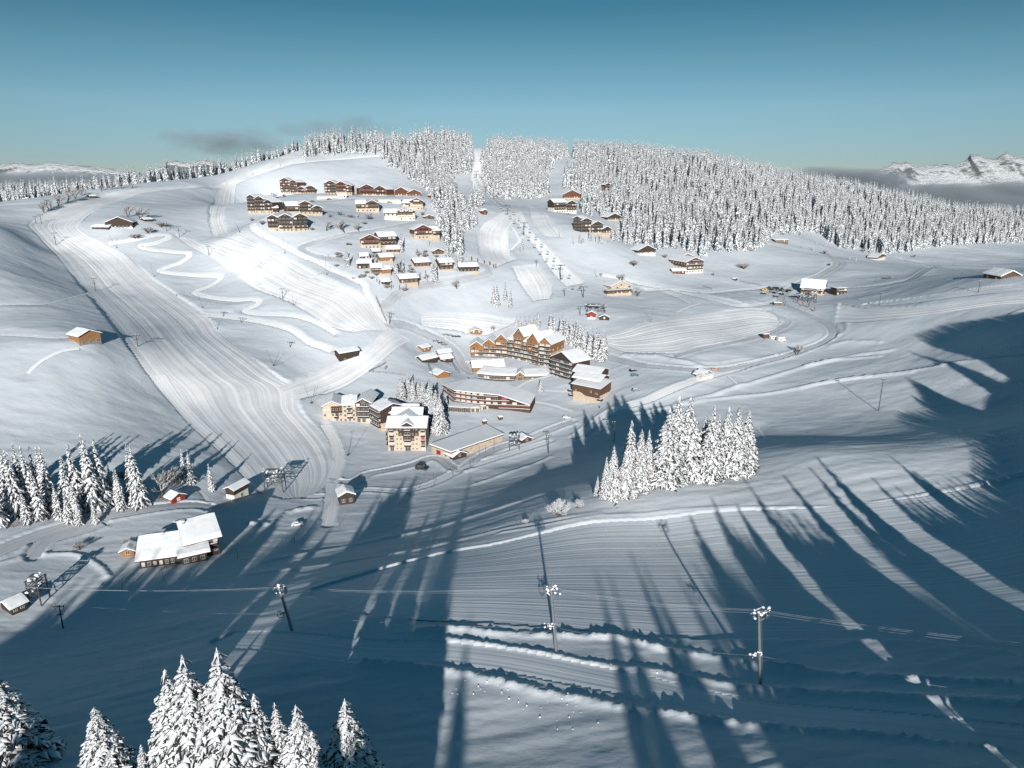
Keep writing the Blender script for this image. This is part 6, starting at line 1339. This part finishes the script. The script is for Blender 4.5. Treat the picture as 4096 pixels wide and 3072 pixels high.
# ------------------------------------------------------------------ far mountains
mm, ntm, bm_ = mat('mountain'); geo = N(ntm, 'NewGeometry'); sxm = N(ntm, 'SeparateXYZ'); ntm.links.new(geo.outputs['Normal'], sxm.inputs[0])
nzm = noise_node(ntm, .013, 8, .75, stretch=(1, 1, 2.5)); ad = N(ntm, 'Math', operation='ADD'); ml = N(ntm, 'Math', operation='MULTIPLY'); ml.inputs[1].default_value = .55; ntm.links.new(nzm.outputs[0], ml.inputs[0]); ntm.links.new(sxm.outputs[2], ad.inputs[0]); ntm.links.new(ml.outputs[0], ad.inputs[1])
sc1 = N(ntm, 'Math', operation='MULTIPLY'); sc1.inputs[1].default_value = .5; ntm.links.new(ad.outputs[0], sc1.inputs[0])
rm = ramp(ntm, sc1.outputs[0], [(.515, (.16, .17, .18)), (.565, (.74, .76, .78))]); ntm.links.new(rm.outputs[0], bm_.inputs['Base Color']); bm_.inputs['Roughness'].default_value = .9; bump(ntm, bm_, [(nzm.outputs[0], 1, 40)]); M['mountain'] = mm
def range_(c, line, D, depth, drop, seed, rough_, label_=None):
    P = [Q(c, x, y) for x, y in line]; us = np.linspace(P[0][0], P[-1][0], 200); vs = np.interp(us, [p[0] for p in P], [p[1] for p in P])
    rws = 41; V = np.zeros((rws, 200, 3)); ker = np.hanning(61); ker /= ker.sum(); vsm = np.convolve(np.pad(vs, 30, 'edge'), ker, 'valid')
    for j in range(200):
        r = ray(us[j], vs[j]) * D; rs = ray(us[j], vsm[j]) * D
        for i in range(rws):
            t = (i / (rws - 1)) * 2 - 1     # -1 front foot .. 0 crest .. 1 back foot
            y = r[1] + depth * t; x = r[0] * (1 + 0 * t)
            V[i, j] = (x, y, rs[2] + (r[2] - rs[2]) * max(0, 1 - abs(t) * 5) - drop * (abs(t) ** .85))
    n_ = fbm(V[..., 0] / (rough_ * 6), V[..., 1] / (rough_ * 6), seed, 5, .55); fall = np.clip(np.abs(np.linspace(-1, 1, rws))[:, None] * 3, .06, 1)
    V[..., 2] += n_ * rough_ * 2.0 * fall;
    o = mesh_obj('hills', V.reshape(-1, 3), grid_faces(rws, 200), M['mountain'], smooth=False); struct(o)
range_('G', [(900,300),(970,272),(1080,228),(1180,170),(1220,185),(1265,163),(1330,200),(1370,205),(1420,190),(1550,185),(1610,200),(1665,165),(1700,150),(1712,118),(1770,118),(1820,140),(1890,150),(1925,125),(1960,100),(2010,130),(2089,140),(2300,160)], 6500, 1500, 900, 60, 110)
range_('F', [(-60,190),(90,172),(150,172),(200,185),(260,180),(330,170),(420,178),(500,186),(600,195),(700,205),(830,218),(950,235)], 5000, 900, 500, 61, 70)
range_('F', [(1050,215),(1125,185),(1145,158),(1200,158),(1240,170),(1300,165),(1380,150),(1450,158),(1520,200)], 7000, 900, 700, 62, 40)
# ------------------------------------------------------------------ cloud banks
def cloud(name, cx_, cy_, cz_, sx_, sy_, sz_, dens_, seed, nsc, thr, label, col=(.56, .63, .68)):
    bm = bmesh.new(); bmesh.ops.create_icosphere(bm, subdivisions=3, radius=1); me = bpy.data.meshes.new(name); bm.to_mesh(me); bm.free()
    o = bpy.data.objects.new(name, me); COL.objects.link(o); o.location = (cx_, cy_, cz_); o.scale = (sx_, sy_, sz_)
    m = bpy.data.materials.new('cloud_air'); m.use_nodes = True; nt = m.node_tree; nt.nodes.clear(); out = N(nt, 'OutputMaterial'); pv = N(nt, 'VolumePrincipled'); pv.inputs['Color'].default_value = (*col, 1); pv.inputs['Anisotropy'].default_value = 0
    tcn = N(nt, 'TexCoord'); ln = N(nt, 'VectorMath', operation='LENGTH'); nt.links.new(tcn.outputs['Object'], ln.inputs[0])
    mp = N(nt, 'Mapping'); mp.inputs['Scale'].default_value = (sx_ / nsc, sy_ / nsc, sz_ / nsc * 2.2); mp.inputs['Location'].default_value = (seed, seed * .7, 0); nt.links.new(tcn.outputs['Object'], mp.inputs[0])
    nz = N(nt, 'TexNoise'); nz.inputs['Scale'].default_value = 1; nz.inputs['Detail'].default_value = 4; nz.inputs['Roughness'].default_value = .55; nt.links.new(mp.outputs[0], nz.inputs['Vector'])
    a = N(nt, 'Math', operation='SUBTRACT'); a.inputs[0].default_value = 1; nt.links.new(ln.outputs['Value'], a.inputs[1])
    b = N(nt, 'Math', operation='MULTIPLY_ADD'); b.inputs[1].default_value = 1.0; nt.links.new(a.outputs[0], b.inputs[0])
    n2 = N(nt, 'Math', operation='MULTIPLY_ADD'); n2.inputs[1].default_value = 1.6; n2.inputs[2].default_value = -.8 - thr; nt.links.new(nz.outputs[0], n2.inputs[0]); nt.links.new(n2.outputs[0], b.inputs[2])
    d = N(nt, 'Math', operation='MULTIPLY', use_clamp=False); mxn = N(nt, 'Math', operation='MAXIMUM'); mxn.inputs[1].default_value = 0; nt.links.new(b.outputs[0], mxn.inputs[0]); nt.links.new(mxn.outputs[0], d.inputs[0]); d.inputs[1].default_value = dens_
    nt.links.new(d.outputs[0], pv.inputs['Density']); nt.links.new(pv.outputs[0], out.inputs['Volume']); me.materials.append(m); m.cycles.volume_sampling = 'MULTIPLE_IMPORTANCE' if hasattr(m, 'cycles') else None
    o['kind'] = 'stuff'; o['label'] = label; o['category'] = 'cloud'; return o
cloud('cloud_bank', 2750, 3700, -148, 1750, 900, 150, .02, 3.1, 260, .02, 'dark grey cloud bank lying in front of the rocky peaks on the right')
cloud('cloud_bank', 1500, 3500, -10, 420, 400, 75, .016, 9.1, 200, .0, 'small dark hump of cloud between the right forest and the rocky peaks')
cloud('cloud_bank', -2300, 3200, -52, 1500, 800, 95, .02, 7.7, 240, .02, 'grey cloud bank lying behind the left ridge')
cloud('cloud_wisp', -1100, 2900, 140, 420, 250, 85, .010, 2.2, 95, .34, 'dark grey wisp of cloud above the left ridge')
cloud('cloud_wisp', -660, 2900, 195, 430, 250, 80, .006, 5.4, 110, .36, 'faint wisp of cloud left of the summit wood')
SC.cycles.volume_step_rate = 1.0; SC.cycles.volume_max_steps = 128
